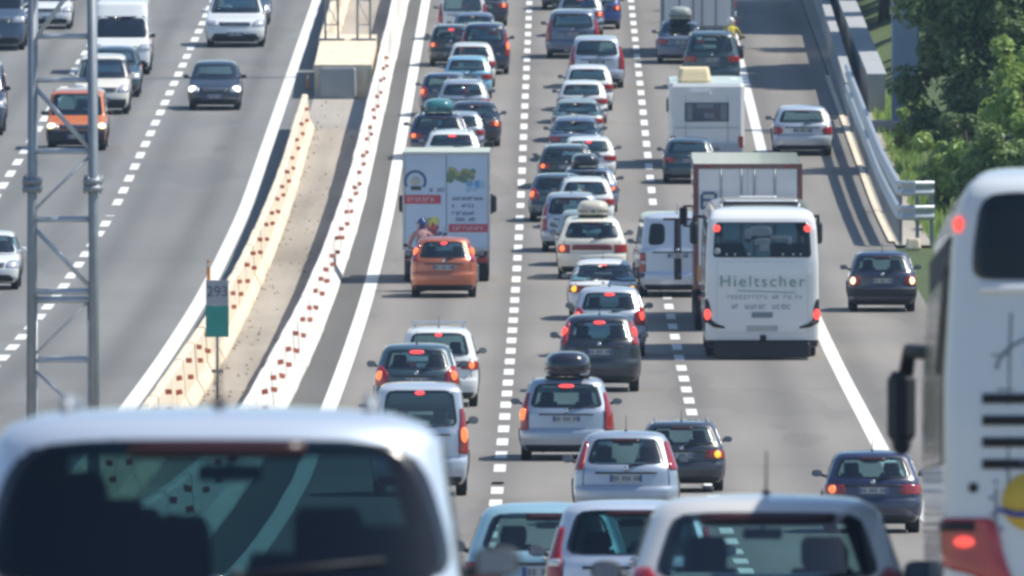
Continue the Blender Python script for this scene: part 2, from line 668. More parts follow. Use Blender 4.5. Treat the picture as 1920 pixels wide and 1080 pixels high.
def add_wheel(root, x, y, r, w, name='wheel', dual=False):
    t, m = wheel_meshes(r, w)
    o = put(name, t, root, (x, y, r), (0, 0, 0 if x > 0 else math.pi))
    put('rim', m, o)
    return o


def cached(key, mats, fn):
    if key not in CACHE:
        mb = MB()
        fn(mb)
        CACHE[key] = mb.mesh(*mats, name=str(key[-1]))
    return CACHE[key]


def car(typ, color, away=True, on_lamps='', hi=True, dark=False, **o):
    """root empty with parts. on_lamps: letters l r (tail lamps), b (brake lamp), L R (head lamps) ..."""
    sp, df = TYPES[typ]
    lamp = o.get('lamp', df['lamp'])
    rails = o.get('rails', df.get('rails', False))
    sh = Shell(sp, hi)
    L, W, H, belt, zt = sp['L'], sp['W'], sp['H'], sp['belt'], sp['zt']
    root = bpy.data.objects.new('car' if typ not in ('van', 'tallvan', 'minivan') else 'van', None)
    scene.collection.objects.link(root)
    root.empty_display_size = .3
    lod = 'h' if hi else 'l'
    K = (typ, lod, lamp)
    gl = GLASS_MID if dark == 'mid' else GLASS_DARK if dark else GLASS
    R_ = lambda q, z: sh.end(-1, q, z)
    F_ = lambda q, z: sh.end(1, q, z)
    # windows
    narrow = lamp == 'high'
    bw = .80 if narrow else (.84 if typ not in ('van', 'tallvan') else .80)
    zw0 = belt + (.05 if not sp['boot'] else .11)
    if typ in ('hatch', 'wagon', 'sedan'):
        bw = .86
    bw = df.get('bwin', bw)
    rw = wrows(zw0 if not df.get('round') else zw0 - .04, zt + (.02 if not df.get('round') else .0), sh.q(bw), sh.q(bw - .03), n=10, p=6)
    if df.get('round'):
        rw = wrows(zw0 - .05, zt + .0, sh.q(.99), sh.q(.89), n=18, p=4.0)
    if typ in ('van', 'tallvan'):
        halfs = [wrows(belt + .10, min(zt - .12, belt + .66), .20, .19, n=8, p=5, sh=s_ * .29) for s_ in (-1, 1)]
    else:
        halfs = [rw]
    fw = wrows(belt + .0, zt + .03 if typ != 'tallvan' else belt + .66, sh.q(.90), sh.q(.88), n=10, p=8)
    wb = L * .60
    wr_, ww = .31 if typ not in ('suv', 'van', 'tallvan', 'jeep') else .35, .20
    yfr = wb / 2 + .02 + (.1 if sp['boot'] else .0)
    yre = yfr - wb
    ysh = sh.yf(belt) - .12
    yrr = sh.yr(belt) + (.34 if not sp['boot'] else .10)
    ytr = sh.yr(zt) + (.30 if not sp['boot'] else .12)
    ytf = sh.yf(zt) - .05
    mid = (ysh + yrr) / 2 - .1
    zs0, zs1 = belt + .02, zt - .01
    if typ in ('van', 'tallvan'):
        sides = [flank_rows(zs0, zs1 if typ == 'van' else belt + .72, ysh - 1.05, ysh, ysh - 1.05, (ytf if typ == 'van' else ysh - .35))]
    else:
        q3 = yrr + (.55 if L > 4 else .35)
        sides = [flank_rows(zs0, zs1, mid + .05, ysh, mid + .03, ytf), flank_rows(zs0, zs1, q3 + .04, mid - .05, q3 + .04, mid - .07),
                 flank_rows(zs0, zs1, yrr, q3 - .05, max(ytr, yrr + .05), q3 - .05)]

    def cut(kind, a, z, sg):
        if kind == 'r':
            return any(in_rows(h, a, z) for h in halfs)
        if kind == 'f':
            return in_rows(fw, a, z)
        return any(in_rows(s_, a, z, m=.05) for s_ in sides)

    key = K + ('body',)
    if key not in CACHE:
        CACHE[key] = sh.body([cut], (yfr, yre), wr_ + .055, wr_)
    V, Fc = CACHE[key]
    kc = K + (color, 'body')
    if kc not in CACHE:
        CACHE[kc] = mesh_of(V, Fc, [paint(color)], None, True, 'body')
    put('body', CACHE[kc], root)

    key = K + ('cabin',)
    if key not in CACHE:
        V2, F2 = sh.body([cut], inset=.05, zmin=belt - .06)
        mb = MB()
        mb.add(V2, F2[:], 0, True)
        n = 2 * sh.NR + 2 * sh.NS
        mb.add([Vector((p.x * .98, p.y * .98, belt - .02)) for p in V2[:n]], [list(range(n))], 0)   # parcel shelf and dashboard
        CACHE[key] = mb.mesh(INTER, name='cabin_lining')
    put('cabin_lining', CACHE[key], root)

    if hi or o.get('seats'):
        def seat(mb):
            mb.box((0, 0, belt + .02), (.46, .14, .30), bev=.06, taper=.9)
            mb.box((0, -.01, belt + .26), (.26, .11, .19), bev=.04)
            mb.tube([(-.06, 0, belt + .1), (-.06, 0, belt + .22)], .008)
            mb.tube([(.06, 0, belt + .1), (.06, 0, belt + .22)], .008)
        me = cached((typ, 'seat'), [SEAT], seat)
        yf0 = yfr - 1.15 + (0 if typ != 'van' else .3)
        for x_ in (-.36, .36):
            put('seat', me, root, (x_ * W / 1.75, yf0, -.06))
        if typ not in ('van', 'tallvan', 'jeep'):
            for x_ in (-.37, .37):
                put('seat', me, root, (x_ * W / 1.75, yf0 - .85, -.10))
        if o.get('luggage'):
            bg_ = MB()
            for x_, y_, w_, h_ in ((-.62, -.1, .42, .46), (-.20, .05, .34, .30), (.55, .1, .50, .26), (.20, -.2, .22, .16), (-.42, -.2, .3, .36)):
                bg_.box((x_, yf0 - 1.2 + y_ * .4, belt - .04 + h_ / 2), (w_, .35, h_), bev=.05, taper=.93)
            bg_.build('luggage', SEAT, root)  # dark blocks added to dim the bright view through the rear window
        mm = cached((typ, 'rear_view_mirror'), [TRIM], lambda mb: (mb.box((0, yf0 + .75, zt - .10), (.24, .03, .065), bev=.02), mb.tube([(0, yf0 + .76, zt - .08), (0, yf0 + .8, zt + .02)], .012)))
        put('rear_view_mirror', mm, root)

    if typ in ('van', 'tallvan'):
        put('bulkhead', cached(K + ('bulkhead',), [INTER], lambda mb: mb.box((0, yfr - 1.75, (belt + zt) / 2 - .3), (W * .86, .04, zt - belt + .55))), root)
    # glass
    for hi_, h in enumerate(halfs):
        put('rear_window', cached(K + (dark, hi_, 'rear_window'), [gl, FRIT], lambda mb: sh.patch(mb, R_, h, 14, .006, 0, 1, .03)), root)
    put('windscreen', cached(K + ('windscreen',), [GLASS_FRONT, FRIT], lambda mb: sh.patch(mb, F_, fw, 14, .006, 0, 1, .03)), root)
    for sg in (-1, 1):
        for i, s_ in enumerate(sides):
            put('side_window', cached(K + (dark, sg, i, 'side_window'), [gl if i else GLASS, FRIT],
                                      lambda mb: sh.patch(mb, lambda a, z: sh.flank(sg, a, z), s_, 8, .006, 0, 1, .03)), root)

    # tail lamps
    bt = belt
    shapes = {
        'low': [(bt - .24, .60, 1.10), (bt - .22, .56, 1.14), (bt - .09, .56, 1.14), (bt - .065, .62, 1.10)],
        'mid': [(bt - .27, .74, 1.10), (bt - .22, .66, 1.14), (bt - .02, .70, 1.18), (bt + .08, .84, 1.16), (bt + .11, .88, 1.10)],
        'high': [(bt - .04, .86, 1.04), (bt + .02, .84, 1.10), (bt + .2, .865, 1.12), (bt + .36, .885, 1.10), (bt + .40, .90, 1.04)],
        'tall': [(bt - .40, .84, 1.03), (bt - .36, .80, 1.10), (bt - .05, .84, 1.12), (bt + .15, .90, 1.12), (bt + .34, .92, 1.06)],
        'post': [(bt - .58, .86, 1.02), (bt - .55, .84, 1.06), (bt - .12, .86, 1.06), (bt - .09, .88, 1.02)],
        'square': [(bt - .30, .66, 1.02), (bt - .28, .64, 1.06), (bt - .12, .64, 1.06), (bt - .10, .66, 1.02)],
        'round': [(bt - .30, .80, 1.0), (bt - .26, .70, 1.06), (bt - .18, .66, 1.10), (bt - .10, .70, 1.08), (bt - .06, .80, 1.02)],
    }[lamp]
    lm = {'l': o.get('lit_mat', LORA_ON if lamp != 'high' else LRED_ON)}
    for sg, ch in ((-1, 'l'), (1, 'r')):
        rows = [(z, sh.q(a * 1.0) * sg, sh.q(b) * sg) for z, a, b in shapes]
        rows = [(z, min(a, b), max(a, b)) for z, a, b in rows]
        mt = LRED
        ob = put('tail_lamp', cached(K + (sg, 'tail_lamp'), [mt], lambda mb: sh.patch(mb, R_, rows, 8, .016, 0, None, .02)), root)
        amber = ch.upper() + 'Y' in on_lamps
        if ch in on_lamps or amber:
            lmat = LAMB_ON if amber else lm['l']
            zz = shapes[0][0] + (shapes[-1][0] - shapes[0][0]) * (.52 if lamp != 'tall' else .42)
            xx = sum((a_ + b_) / 2 for _, a_, b_ in shapes) / len(shapes)
            xx = {'low': .84, 'mid': .90, 'high': .95, 'tall': .94, 'post': .95, 'square': .86, 'round': .88}[lamp]
            hh_ = {'low': .075, 'mid': .10, 'high': .12, 'tall': .13, 'post': .10, 'square': .075, 'round': .09}[lamp]
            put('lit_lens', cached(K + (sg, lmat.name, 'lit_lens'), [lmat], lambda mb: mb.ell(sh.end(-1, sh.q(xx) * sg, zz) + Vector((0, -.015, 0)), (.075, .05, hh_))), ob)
        if hi:
            zc = (shapes[0][0] + shapes[-1][0]) / 2
            rr = [(zc - .045, sh.q(.86) * sg, sh.q(.97) * sg), (zc, sh.q(.85) * sg, sh.q(.98) * sg), (zc + .03, sh.q(.86) * sg, sh.q(.97) * sg)]
            rr = [(z, min(a, b), max(a, b)) for z, a, b in rr]
            if lamp not in ('high',) and not on_lamps:
                put('reversing_lens', cached(K + (sg, 'reversing_lens'), [LWHITE], lambda mb: sh.patch(mb, R_, rr, 4, .02, 0, None, .01)), ob)
    # high brake lamp
    bz = zt - (.015 if not df.get('round') else .035)
    bm = LRED_HOT if 'b' in on_lamps else LSMOKE
    bwid = o.get('bw', .10 if 'b' in on_lamps else .13)
    if 'b' in on_lamps:
        pb = sh.end(-1, 0, bz - .005)
        put('brake_lamp', cached(K + (bm.name, bwid, 'brake_lamp'), [bm], lambda mb: mb.ell(pb + Vector((0, -.02, 0)), (max(.09, bwid * 1.25), .035, .036), p=.8)), root)
    else:
        put('brake_lamp', cached(K + (bm.name, bwid, 'brake_lamp'), [bm, TRIM],
                                 lambda mb: (sh.patch(mb, R_, [(bz - .022, -bwid, bwid), (bz, -bwid * 1.05, bwid * 1.05), (bz + .022, -bwid, bwid)], 6, .02, 0, None, .03))), root)
    # number plate, handle, lower trim
    zp = {'b': .47, 'h': bt - .17}[o.get('plate', 'h' if lamp in ('high', 'mid', 'round', 'tall', 'post') else 'b' if lamp == 'square' else 'h')]

    def mk_plate(mb, side):
        y = (sh.yr(zp) - .02) if side < 0 else (sh.yf(zp) + .02)
        y2 = y - .006 if side < 0 else y + .006
        mb.box((0, y, zp), (.52, .025, .115), 0, bev=.006)
        for sx in (-.235, .235):
            mb.box((sx, y2, zp), (.045, .02, .105), 1)
        x = -.185
        for wd in (.035, .035, 0, .035, .035, .035, 0, .035, .035):
            if wd:
                mb.box((x, y2, zp), (wd, .017, .07), 2)
            x += .047
    put('number_plate', cached(K + (zp, 'number_plate'), [PLATE, PLATEB, PLATEK], lambda mb: mk_plate(mb, -1)), root)

    def trim_r(mb):
        sh.patch(mb, R_, [(.205, sh.q(-.9), sh.q(.9)), (.25, sh.q(-.93), sh.q(.93)), (.33, sh.q(-.90), sh.q(.90))], 14, .008, 0, None, .02)
        if zp > .6:                               # recess above the plate, tailgate handle
            sh.patch(mb, R_, [(zp + .07, -.32, .32), (zp + .10, -.32, .32)], 8, .02, 0, None, .02)
        if sp['H'] < 1.9:                         # shut line of the tailgate
            sh.patch(mb, R_, [(.635, sh.q(-.82), sh.q(.82)), (.65, sh.q(-.82), sh.q(.82))], 12, .004, 0, None, .01)
            for sg in (-1, 1):
                rows = [(.65 + (bt - .65) * i / 4, sh.q(sg * .82) - .008, sh.q(sg * .82) + .008) for i in range(5)]
                sh.patch(mb, R_, rows, 1, .004, 0, None, .01)
        else:
            sh.patch(mb, R_, [(.45 + (zt - .45) * i / 8, -.008, .008) for i in range(9)], 1, .006, 0, None, .01)
        for yw in (yfr, yre):                     # arch edges and wells
            for sg in (-1, 1):
                pts = []
                for k in range(15):
                    a = math.pi * (-.12 + 1.24 * k / 14)
                    yy, zz = yw + (wr_ + .06) * math.cos(a), wr_ + (wr_ + .06) * math.sin(a)
                    zz = max(zz, sp['z0'])
                    p = sh.flank(sg, yy, zz)
                    pts.append(p)
                mb.tube(pts, .028, 0, 6)
                hw0 = sh.hw(.6)
                wp = []
                for k in range(15):
                    a = math.pi * (-.05 + 1.1 * k / 14)
                    wp.append((yw + (wr_ + .065) * math.cos(a), max(.2, wr_ + (wr_ + .065) * math.sin(a))))
                vs = [(sg * (hw0 - .03), a, b) for a, b in wp] + [(sg * (hw0 - .34), a, b) for a, b in wp]
                fs = [[k, k + 1, 15 + k + 1, 15 + k] for k in range(14)] + [[15 + k for k in range(15)]]
                mb.add(vs, fs, 0)
        mb.box((0, 0, sp['z0'] + .02), (W * .8, L * .78, .10), 0)
        mb.box((0, yre, wr_ * .8), (W * .78, .10, .07), 0)
        mb.box((0, yfr, wr_ * .8), (W * .78, .10, .07), 0)
        mb.tube([(-.45, sh.yr(.3) + .25, .21), (-.45, sh.yr(.3) - .01, .20)], .03, 0)
    put('lower_trim', cached(K + (zp, 'lower_trim'), [TRIM], trim_r), root)
    if o.get('bumper'):
        put('bumper', cached(K + ('bumper',), [TRIM], lambda mb: (
            sh.patch(mb, R_, [(.40, sh.q(-1.2), sh.q(1.2)), (.46, sh.q(-1.25), sh.q(1.25)), (.56, sh.q(-1.25), sh.q(1.25)), (.60, sh.q(-1.2), sh.q(1.2))], 20, .03, 0, None, .04))), root)
    if o.get('band'):
        put('lamp_band', cached(K + ('lamp_band',), [plain('dark_red_lens', (.16, .015, .02), .2, coat=.5)], lambda mb: sh.patch(mb, R_, [(bt - .23, sh.q(-.58), sh.q(.58)), (bt - .10, sh.q(-.58), sh.q(.58))], 10, .012, 0, None, .02)), root)
    put('emblem', cached(K + ('emblem',), [CHROME], lambda mb: mb.lathe([(.045, 0), (.04, -.012), (.001, -.016)], 'Y', (0, sh.yr(bt - .02) - .004, bt - .02), 16)), root)
    if typ not in ('van', 'tallvan', 'sedan'):
        def wiper(mb):
            a = sh.end(-1, .02, belt + .03)
            b = sh.end(-1, .42, belt + .09)
            mb.tube([a + Vector((0, -.03, 0)), b + Vector((0, -.03, 0))], [.014, .007], n=6)
            mb.ell(a + Vector((0, -.02, 0)), (.03, .025, .025))
        put('wiper', cached(K + ('wiper',), [TRIM], wiper), root)

    # front
    def heads(mb, sg):
        rows = [(bt - .37, .62, 1.02), (bt - .35, .58, 1.12), (bt - .25, .60, 1.2), (bt - .19, .72, 1.25)]
        rows = [(z, min(sh.q(a) * sg, sh.q(b) * sg), max(sh.q(a) * sg, sh.q(b) * sg)) for z, a, b in rows]
        sh.patch(mb, F_, rows, 8, .014, 0, None, .03)
    for sg, ch in ((-1, 'L'), (1, 'R')):
        mt = o.get('head_mat', LHEAD_ON) if ch in on_lamps else LWHITE
        if ch in on_lamps:
            def heads_l(mb):
                p = sh.end(1, sh.q(.84) * sg, bt - .28)
                mb.ell(p, (.13, .06, .10))
            ob = put('headlight', cached(K + (sg, 'headlight'), [LWHITE], lambda mb: heads(mb, sg)), root)
            put('lamp_bulb', cached(K + (sg, mt.name, 'lamp_bulb'), [mt], heads_l), ob)
        else:
            put('headlight', cached(K + (sg, 'headlight'), [LWHITE], lambda mb: heads(mb, sg)), root)
    def grille(mb):
        sh.patch(mb, F_, [(bt - .36, sh.q(-.5), sh.q(.5)), (bt - .24, sh.q(-.56), sh.q(.56))], 12, .012, 0, None, .02)
        sh.patch(mb, F_, [(.24, sh.q(-.86), sh.q(.86)), (.30, sh.q(-.86), sh.q(.86)), (.42, sh.q(-.72), sh.q(.72))], 14, .012, 0, None, .02)
        for i in range(3):
            z = bt - .34 + .04 * i
            sh.patch(mb, F_, [(z, sh.q(-.48), sh.q(.48)), (z + .008, sh.q(-.48), sh.q(.48))], 10, .022, 1, None, .01)
    put('grille', cached(K + ('grille',), [TRIM, CHROME], grille), root)
    if o.get('darkfront'):
        z0_, z1_, w_ = o['darkfront']
        put('front_bumper', cached(K + (z1_, 'front_bumper'), [TRIM], lambda mb: sh.patch(mb, F_, [(z0_, sh.q(-w_), sh.q(w_)), (z1_, sh.q(-w_), sh.q(w_))], 16, .014, 0, None, .02)), root)
    zp2 = zp
    zp = .45
    put('number_plate', cached(K + ('f', 'number_plate'), [PLATE, PLATEB, PLATEK], lambda mb: mk_plate(mb, 1)), root)
    zp = zp2

    # mirrors
    mc = color if o.get('mirror_paint') else None
    zm = belt + .09
    for sg in (-1, 1):
        def mir(mb):
            x0 = sh.hw(belt)
            mb.ell((sg * (x0 + .125), ysh - .10, zm), (.092, .055, .062), p=.75)
            mb.tube([(sg * (x0 - .05), ysh - .02, belt + .03), (sg * (x0 + .09), ysh - .08, zm - .02)], [.035, .022], n=6)
            mb.box((sg * (x0 + .125), ysh - .166, zm), (.14, .008, .09), 1, bev=.003)
        put('wing_mirror', cached(K + (sg, mc, 'wing_mirror'), [paint(mc) if mc else TRIM, GALV_D], mir), root)
    for sg in (-1, 1):
        for yw in (yfr, yre):
            add_wheel(root, sg * (W / 2 - .125), yw, wr_, ww)
    if rails:
        for sg in (-1, 1):
            def rail(mb):
                x = sg * W / 2 * .60
                ya, yb = sh.yr(H) + .0, sh.yf(H) + .1
                mb.tube([(x, ya - .12, H - .03), (x, ya, H + .035), (x, yb, H + .035), (x, yb + .12, H - .04)], .022, 0, 8)
                mb.tube([(x, (ya + yb) / 2, H - .01), (x, (ya + yb) / 2, H + .035)], .02, 0, 6)
            put('roof_rail', cached(K + (sg, 'roof_rail'), [GALV_D], rail), root)
    if o.get('bars'):
        for yy in (-.55, .25):
            put('roof_bar', cached(K + (yy, 'roof_bar'), [GALV], lambda mb: (mb.box((0, yy, H + .10), (W * .72, .09, .035), bev=.01),
                [mb.box((sx * W * .30, yy, H + .04), (.06, .10, .11), 0, taper=.7) for sx in (-1, 1)])), root)
    if o.get('antenna', hi and typ not in ('minivan',)):
        put('antenna', cached(K + ('antenna',), [TRIM], lambda mb: (mb.tube([(0, sh.yr(H) + .12, H + .0), (0, sh.yr(H) - .18, H + .26)], [.008, .004], n=6),
                                                                  mb.ell((0, sh.yr(H) + .12, H + .01), (.03, .05, .025)))), root)
    root['_'] = 1
    del root['_']
    return root, sp


def seat_on_road(root, sp, px, py, wpx=None, top=None, away=True, yaw=0.0, scale=None):
    """stand a vehicle so that its near end touches the road at the picture point"""
    p = pix(px, py)
    ppm = FPX / (p.y / math.cos(TH))
    s = scale or (wpx / ppm / sp['W'] if wpx else 1.0)
    zs = s
    if top is not None:
        zs = (py - top - 3) / ppm / sp['H']
    s = max(.85, min(1.15, s))
    zs = max(s * .90, min(s * 1.12, zs))
    L = sp['L'] * s
    yc = p.y + L / 2
    x = p.x + math.sin(.0022) * L / 2 + math.sin(yaw) * L / 2 * (1 if away else -1)
    slope = math.atan2(zr(yc + L * .3) - zr(yc - L * .3), L * .6)
    z = (zr(yc + L * .3) + zr(yc - L * .3)) / 2
    root.location = (x, yc, z)
    root.scale = (s, s, zs)
    if away:
        root.rotation_euler = (slope, 0, -.0022 - yaw)
    else:
        root.rotation_euler = (-slope, 0, math.pi - .0022 - yaw)
    return root

# ------------------------------------------------------------------ the setting
def strip(name, mat, xl, xr, y0, y1, h, dy=12, cols=1, hf=None, thick=0.0, kind='structure'):
    ys = []
    y = y0
    while y < y1:
        ys.append(y)
        y += dy
    ys.append(y1)
    vs, fs = [], []
    for y in ys:
        for j in range(cols + 1):
            x = xl(y) + (xr(y) - xl(y)) * j / cols
            vs.append(on(x, y, h + (hf(x, y) if hf else 0)))
    C = cols + 1
    for i in range(len(ys) - 1):
        for j in range(cols):
            fs.append([i * C + j, i * C + j + 1, (i + 1) * C + j + 1, (i + 1) * C + j])
    o = put(name, mesh_of(vs, fs, [mat], None, True, name))
    if kind:
        o['kind'] = kind
    return o


def K_(v):
    return lambda y: v


def asphalt(name, c1, c2, seed, tracks=None):
    m, n, l, b = nmat(name)
    tc = n.new('ShaderNodeTexCoord')
    mp = n.new('ShaderNodeMapping')
    mp.inputs['Location'].default_value = (seed, seed * 2, 0)
    mp.inputs['Scale'].default_value = (1.0, 0.035, 1)     # streaks along the road
    l.new(tc.outputs['Object'], mp.inputs[0])
    n1 = n.new('ShaderNodeTexNoise')
    n1.inputs['Scale'].default_value = 0.9
    n1.inputs['Detail'].default_value = 6
    l.new(mp.outputs[0], n1.inputs[0])
    n2 = n.new('ShaderNodeTexNoise')
    n2.inputs['Scale'].default_value = 0.05
    n2.inputs['Detail'].default_value = 4
    l.new(tc.outputs['Object'], n2.inputs[0])
    n3 = n.new('ShaderNodeTexNoise')
    n3.inputs['Scale'].default_value = 14
    n3.inputs['Detail'].default_value = 3
    l.new(tc.outputs['Object'], n3.inputs[0])
    ad = n.new('ShaderNodeMath'); ad.operation = 'ADD'
    l.new(n1.outputs[0], ad.inputs[0]); l.new(n2.outputs[0], ad.inputs[1])
    ad2 = n.new('ShaderNodeMath'); ad2.operation = 'MULTIPLY_ADD'
    l.new(n3.outputs[0], ad2.inputs[0]); ad2.inputs[1].default_value = .35; l.new(ad.outputs[0], ad2.inputs[2])
    mr = n.new('ShaderNodeMapRange')
    mr.inputs[1].default_value = 0.85
    mr.inputs[2].default_value = 1.5
    l.new(ad2.outputs[0], mr.inputs[0])
    mx = n.new('ShaderNodeMix'); mx.data_type = 'RGBA'
    mx.inputs[6].default_value = rgb(c1)
    mx.inputs[7].default_value = rgb(c2)
    l.new(mr.outputs[0], mx.inputs[0])
    col = mx.outputs[2]
    if tracks is not None:
        sp = n.new('ShaderNodeSeparateXYZ')
        l.new(tc.outputs['Object'], sp.inputs[0])
        def mth(op, a, b2, c=None):
            q = n.new('ShaderNodeMath'); q.operation = op
            for i_, v in enumerate((a, b2, c)):
                if v is None:
                    continue
                if hasattr(v, 'links'):
                    l.new(v, q.inputs[i_])
                else:
                    q.inputs[i_].default_value = v
            return q.outputs[0]
        x = mth('SUBTRACT', mth('MULTIPLY_ADD', sp.outputs[1], -tracks[1], sp.outputs[0]), tracks[0])
        ph = mth('MULTIPLY', x, 2 * math.pi / 1.87)      # two wheel paths in each 3.75 m lane
        tr = mth('MULTIPLY_ADD', mth('COSINE', ph, None), -.5, .5)
        tr = mth('POWER', tr, 2.0)
        tr = mth('MULTIPLY', tr, mth('MULTIPLY_ADD', n1.outputs[0], .85, .06))
        # transverse repair joints
        yb = mth('FRACT', mth('MULTIPLY', sp.outputs[1], 1 / 47.0), None)
        jt = mth('MULTIPLY', mth('LESS_THAN', yb, .008), .28)
        n4 = n.new('ShaderNodeTexNoise'); n4.inputs['Scale'].default_value = .16; n4.inputs['Detail'].default_value = 2
        mp4 = n.new('ShaderNodeMapping'); mp4.inputs['Scale'].default_value = (2.2, .22, 1); mp4.inputs['Location'].default_value = (seed * 3, seed, 0)
        l.new(tc.outputs['Object'], mp4.inputs[0]); l.new(mp4.outputs[0], n4.inputs[0])
        pt = mth('MULTIPLY', mth('GREATER_THAN', n4.outputs[0], .60), .16)
        tot = mth('MINIMUM', mth('ADD', mth('ADD', tr, jt), pt), .65)
        m2 = n.new('ShaderNodeMix'); m2.data_type = 'RGBA'
        l.new(tot, m2.inputs[0]); l.new(col, m2.inputs[6])
        m2.inputs[7].default_value = rgb([c * .55 for c in c1])
        col = m2.outputs[2]
    l.new(col, b.inputs['Base Color'])
    b.inputs['Roughness'].default_value = 0.85
    bp = n.new('ShaderNodeBump'); bp.inputs['Strength'].default_value = .25
    l.new(n3.outputs[0], bp.inputs['Height']); l.new(bp.outputs[0], b.inputs['Normal'])
    return m


ASP_R = asphalt('asphalt_grey', (0.176, 0.161, 0.143), (0.250, 0.228, 0.203), 3, (-.12, .00255))
ASP_L = asphalt('asphalt_cool_grey', (0.150, 0.148, 0.142), (0.208, 0.206, 0.197), 11, (-8.27, .0012))
ASP_D = asphalt('asphalt_dark_verge', (0.074, 0.071, 0.065), (0.104, 0.100, 0.092), 21)
MEDIAN = asphalt('median_grit', (0.20, 0.175, 0.145), (0.42, 0.375, 0.32), 31)
PAINTW = plain('road_paint', (0.72, 0.72, 0.68), 0.7, var=0.14, scale=1.3)
GRASS = plain('grass_ground', (0.07, 0.10, 0.028), 0.95, var=0.45, scale=.8)


def bank(x, y):
    if x < 12.2 or y < 250:
        return 0.0
    t = min(1, (x - 12.2) / 22)
    k = min(1, (y - 250) / 120)
    return (t * t * (3 - 2 * t)) * 8.5 * k


tag(strip('ground', GRASS, K_(-900), K_(900), -290, 2990, -.06, 20, 150, bank), kind='structure')
# keep the paved sheets above the grass
strip('right_carriageway', ASP_R, LA, lambda y: min(RX2(y) - .1, 10.6) if y < 600 else RX2(y) - .1, -60, 1150, 0.0, 10)
strip('left_carriageway', ASP_L, K_(-24.0), lambda y: BH(y) - .3, -60, 1150, 0.0, 10)
strip('inner_verge', ASP_D, lambda y: BI(y) - .4, LA, -60, 1150, 0.002, 10)
strip('median_strip', MEDIAN, lambda y: BH(y) - .3, lambda y: BI(y) - .4, -60, 1150, 0.006, 10)


def solid_line(f, w, y0, y1):
    strip('lane_marking', PAINTW, lambda y: f(y) - w / 2, lambda y: f(y) + w / 2, y0, y1, 0.006, 10)


def dashes(f, w, y0, y1, ln=4.0, per=7.55, ph=0.0):
    vs, fs = [], []
    y = y0 + ph
    while y < y1:
        o = len(vs)
        for yy in (y, y + ln * .5, y + ln):
            vs += [on(f(yy) - w / 2, yy, .007), on(f(yy) + w / 2, yy, .007)]
        fs += [[o, o + 1, o + 3, o + 2], [o + 2, o + 3, o + 5, o + 4]]
        y += per
    tag(put('lane_marking', mesh_of(vs, fs, [PAINTW], None, False, 'lane_marking')), kind='structure')


solid_line(LA, .32, -40, 1100)
solid_line(LD, .30, -40, 1100)
solid_line(LE, .36, -40, 1100)
dashes(LB, .215, 0, 1000, ph=1.2)
dashes(LC, .215, 0, 1000, ph=4.0)
dashes(LF, .25, 100, 1000, ph=2.0)
dashes(LG, .25, 100, 1000, ph=5.0)

# ------------------------------------------------------------------ median barriers
def stained(name, c1, c2):
    m, n, l, b = nmat(name)
    tc = n.new('ShaderNodeTexCoord')
    mp = n.new('ShaderNodeMapping'); mp.inputs['Scale'].default_value = (3, .5, .6)
    l.new(tc.outputs['Object'], mp.inputs[0])
    a = n.new('ShaderNodeTexNoise'); a.inputs['Scale'].default_value = 1.3; a.inputs['Detail'].default_value = 8; a.inputs['Roughness'].default_value = .7
    l.new(mp.outputs[0], a.inputs[0])
    r = n.new('ShaderNodeMapRange'); r.inputs[1].default_value = .50; r.inputs[2].default_value = .78; r.inputs[4].default_value = .75
    l.new(a.outputs[0], r.inputs[0])
    x = n.new('ShaderNodeMix'); x.data_type = 'RGBA'; x.inputs[6].default_value = rgb(c1); x.inputs[7].default_value = rgb(c2)
    l.new(r.outputs[0], x.inputs[0]); l.new(x.outputs[2], b.inputs['Base Color'])
    b.inputs['Roughness'].default_value = .85
    MATS[name] = m
    return m


CONC_W = stained('pale_concrete', (0.78, 0.75, 0.70), (0.42, 0.36, 0.29))
CONC_C = stained('cream_concrete', (0.74, 0.63, 0.47), (0.36, 0.27, 0.18))
CONC_G = plain('grey_concrete', (0.34, 0.35, 0.35), 0.85, var=0.18, scale=1.5)
REFL = plain('rust_red_reflector', (0.46, 0.12, 0.065), 0.5, var=0.3, scale=20)
BH_ = 1.08
JERSEY = [(-.30, 0), (-.30, .08), (-.15, .34), (-.095, BH_ - .03), (-.06, BH_), (.06, BH_), (.095, BH_ - .03), (.15, .34), (.30, .08), (.30, 0)]


def barrier(name, fx, y0, y1, mat, label, side=1, dots=True, mod=6.0):
    """fx: foot line on the face seen; jersey section in modules with thin gaps"""
    root = bpy.data.objects.new(name, None)
    scene.collection.objects.link(root)
    root.location = on(fx(y0), y0)
    tag(root, label, 'concrete barrier')
    o = root.location
    mb = MB()
    y = y0
    while y < y1:
        ya, yb = y + .012, min(y + mod - .012, y1)
        jx, jz = random.uniform(-.012, .012), random.uniform(-.012, .008)
        vs = []
        for yy in (ya, yb):
            c = fx(yy) - side * .30 + jx
            vs += [on(c + a, yy, b + (jz if b > 0 else -.02)) - o for a, b in JERSEY]
        n = len(JERSEY)
        fs = [[i, i + 1, n + i + 1, n + i] for i in range(n - 1)] + [list(range(n))[::-1], [n + i for i in range(n)]]
        mb.add(vs, fs)
        y += mod
    mb.build('barrier_wall', mat, root)
    if dots:
        me = None
        y = y0 + 7
        k = 0
        while y < min(y1, 790) and k < 96:
            for hh in (.96, .66):
                if k >= 96:
                    break
                c = fx(y) - side * .30
                t = (hh - .34) / (BH_ - .37)
                off = .15 + (.095 - .15) * t
                if me is None:
                    q = MB().box((0, 0, 0), (.18, .04, .095), bev=.01)
                    me = q.mesh(REFL, name='reflector')
                yy = y + (random.uniform(-1.1, 1.1))
                put('reflector', me, root, on(c + side * (off + .03), yy, hh + random.uniform(-.05, .05)) - o, (random.uniform(-.15, .15), random.uniform(-.25, .25), random.uniform(-.5, .5)))
                k += 1
            y += 10.5 if y > 330 else 12
    return root


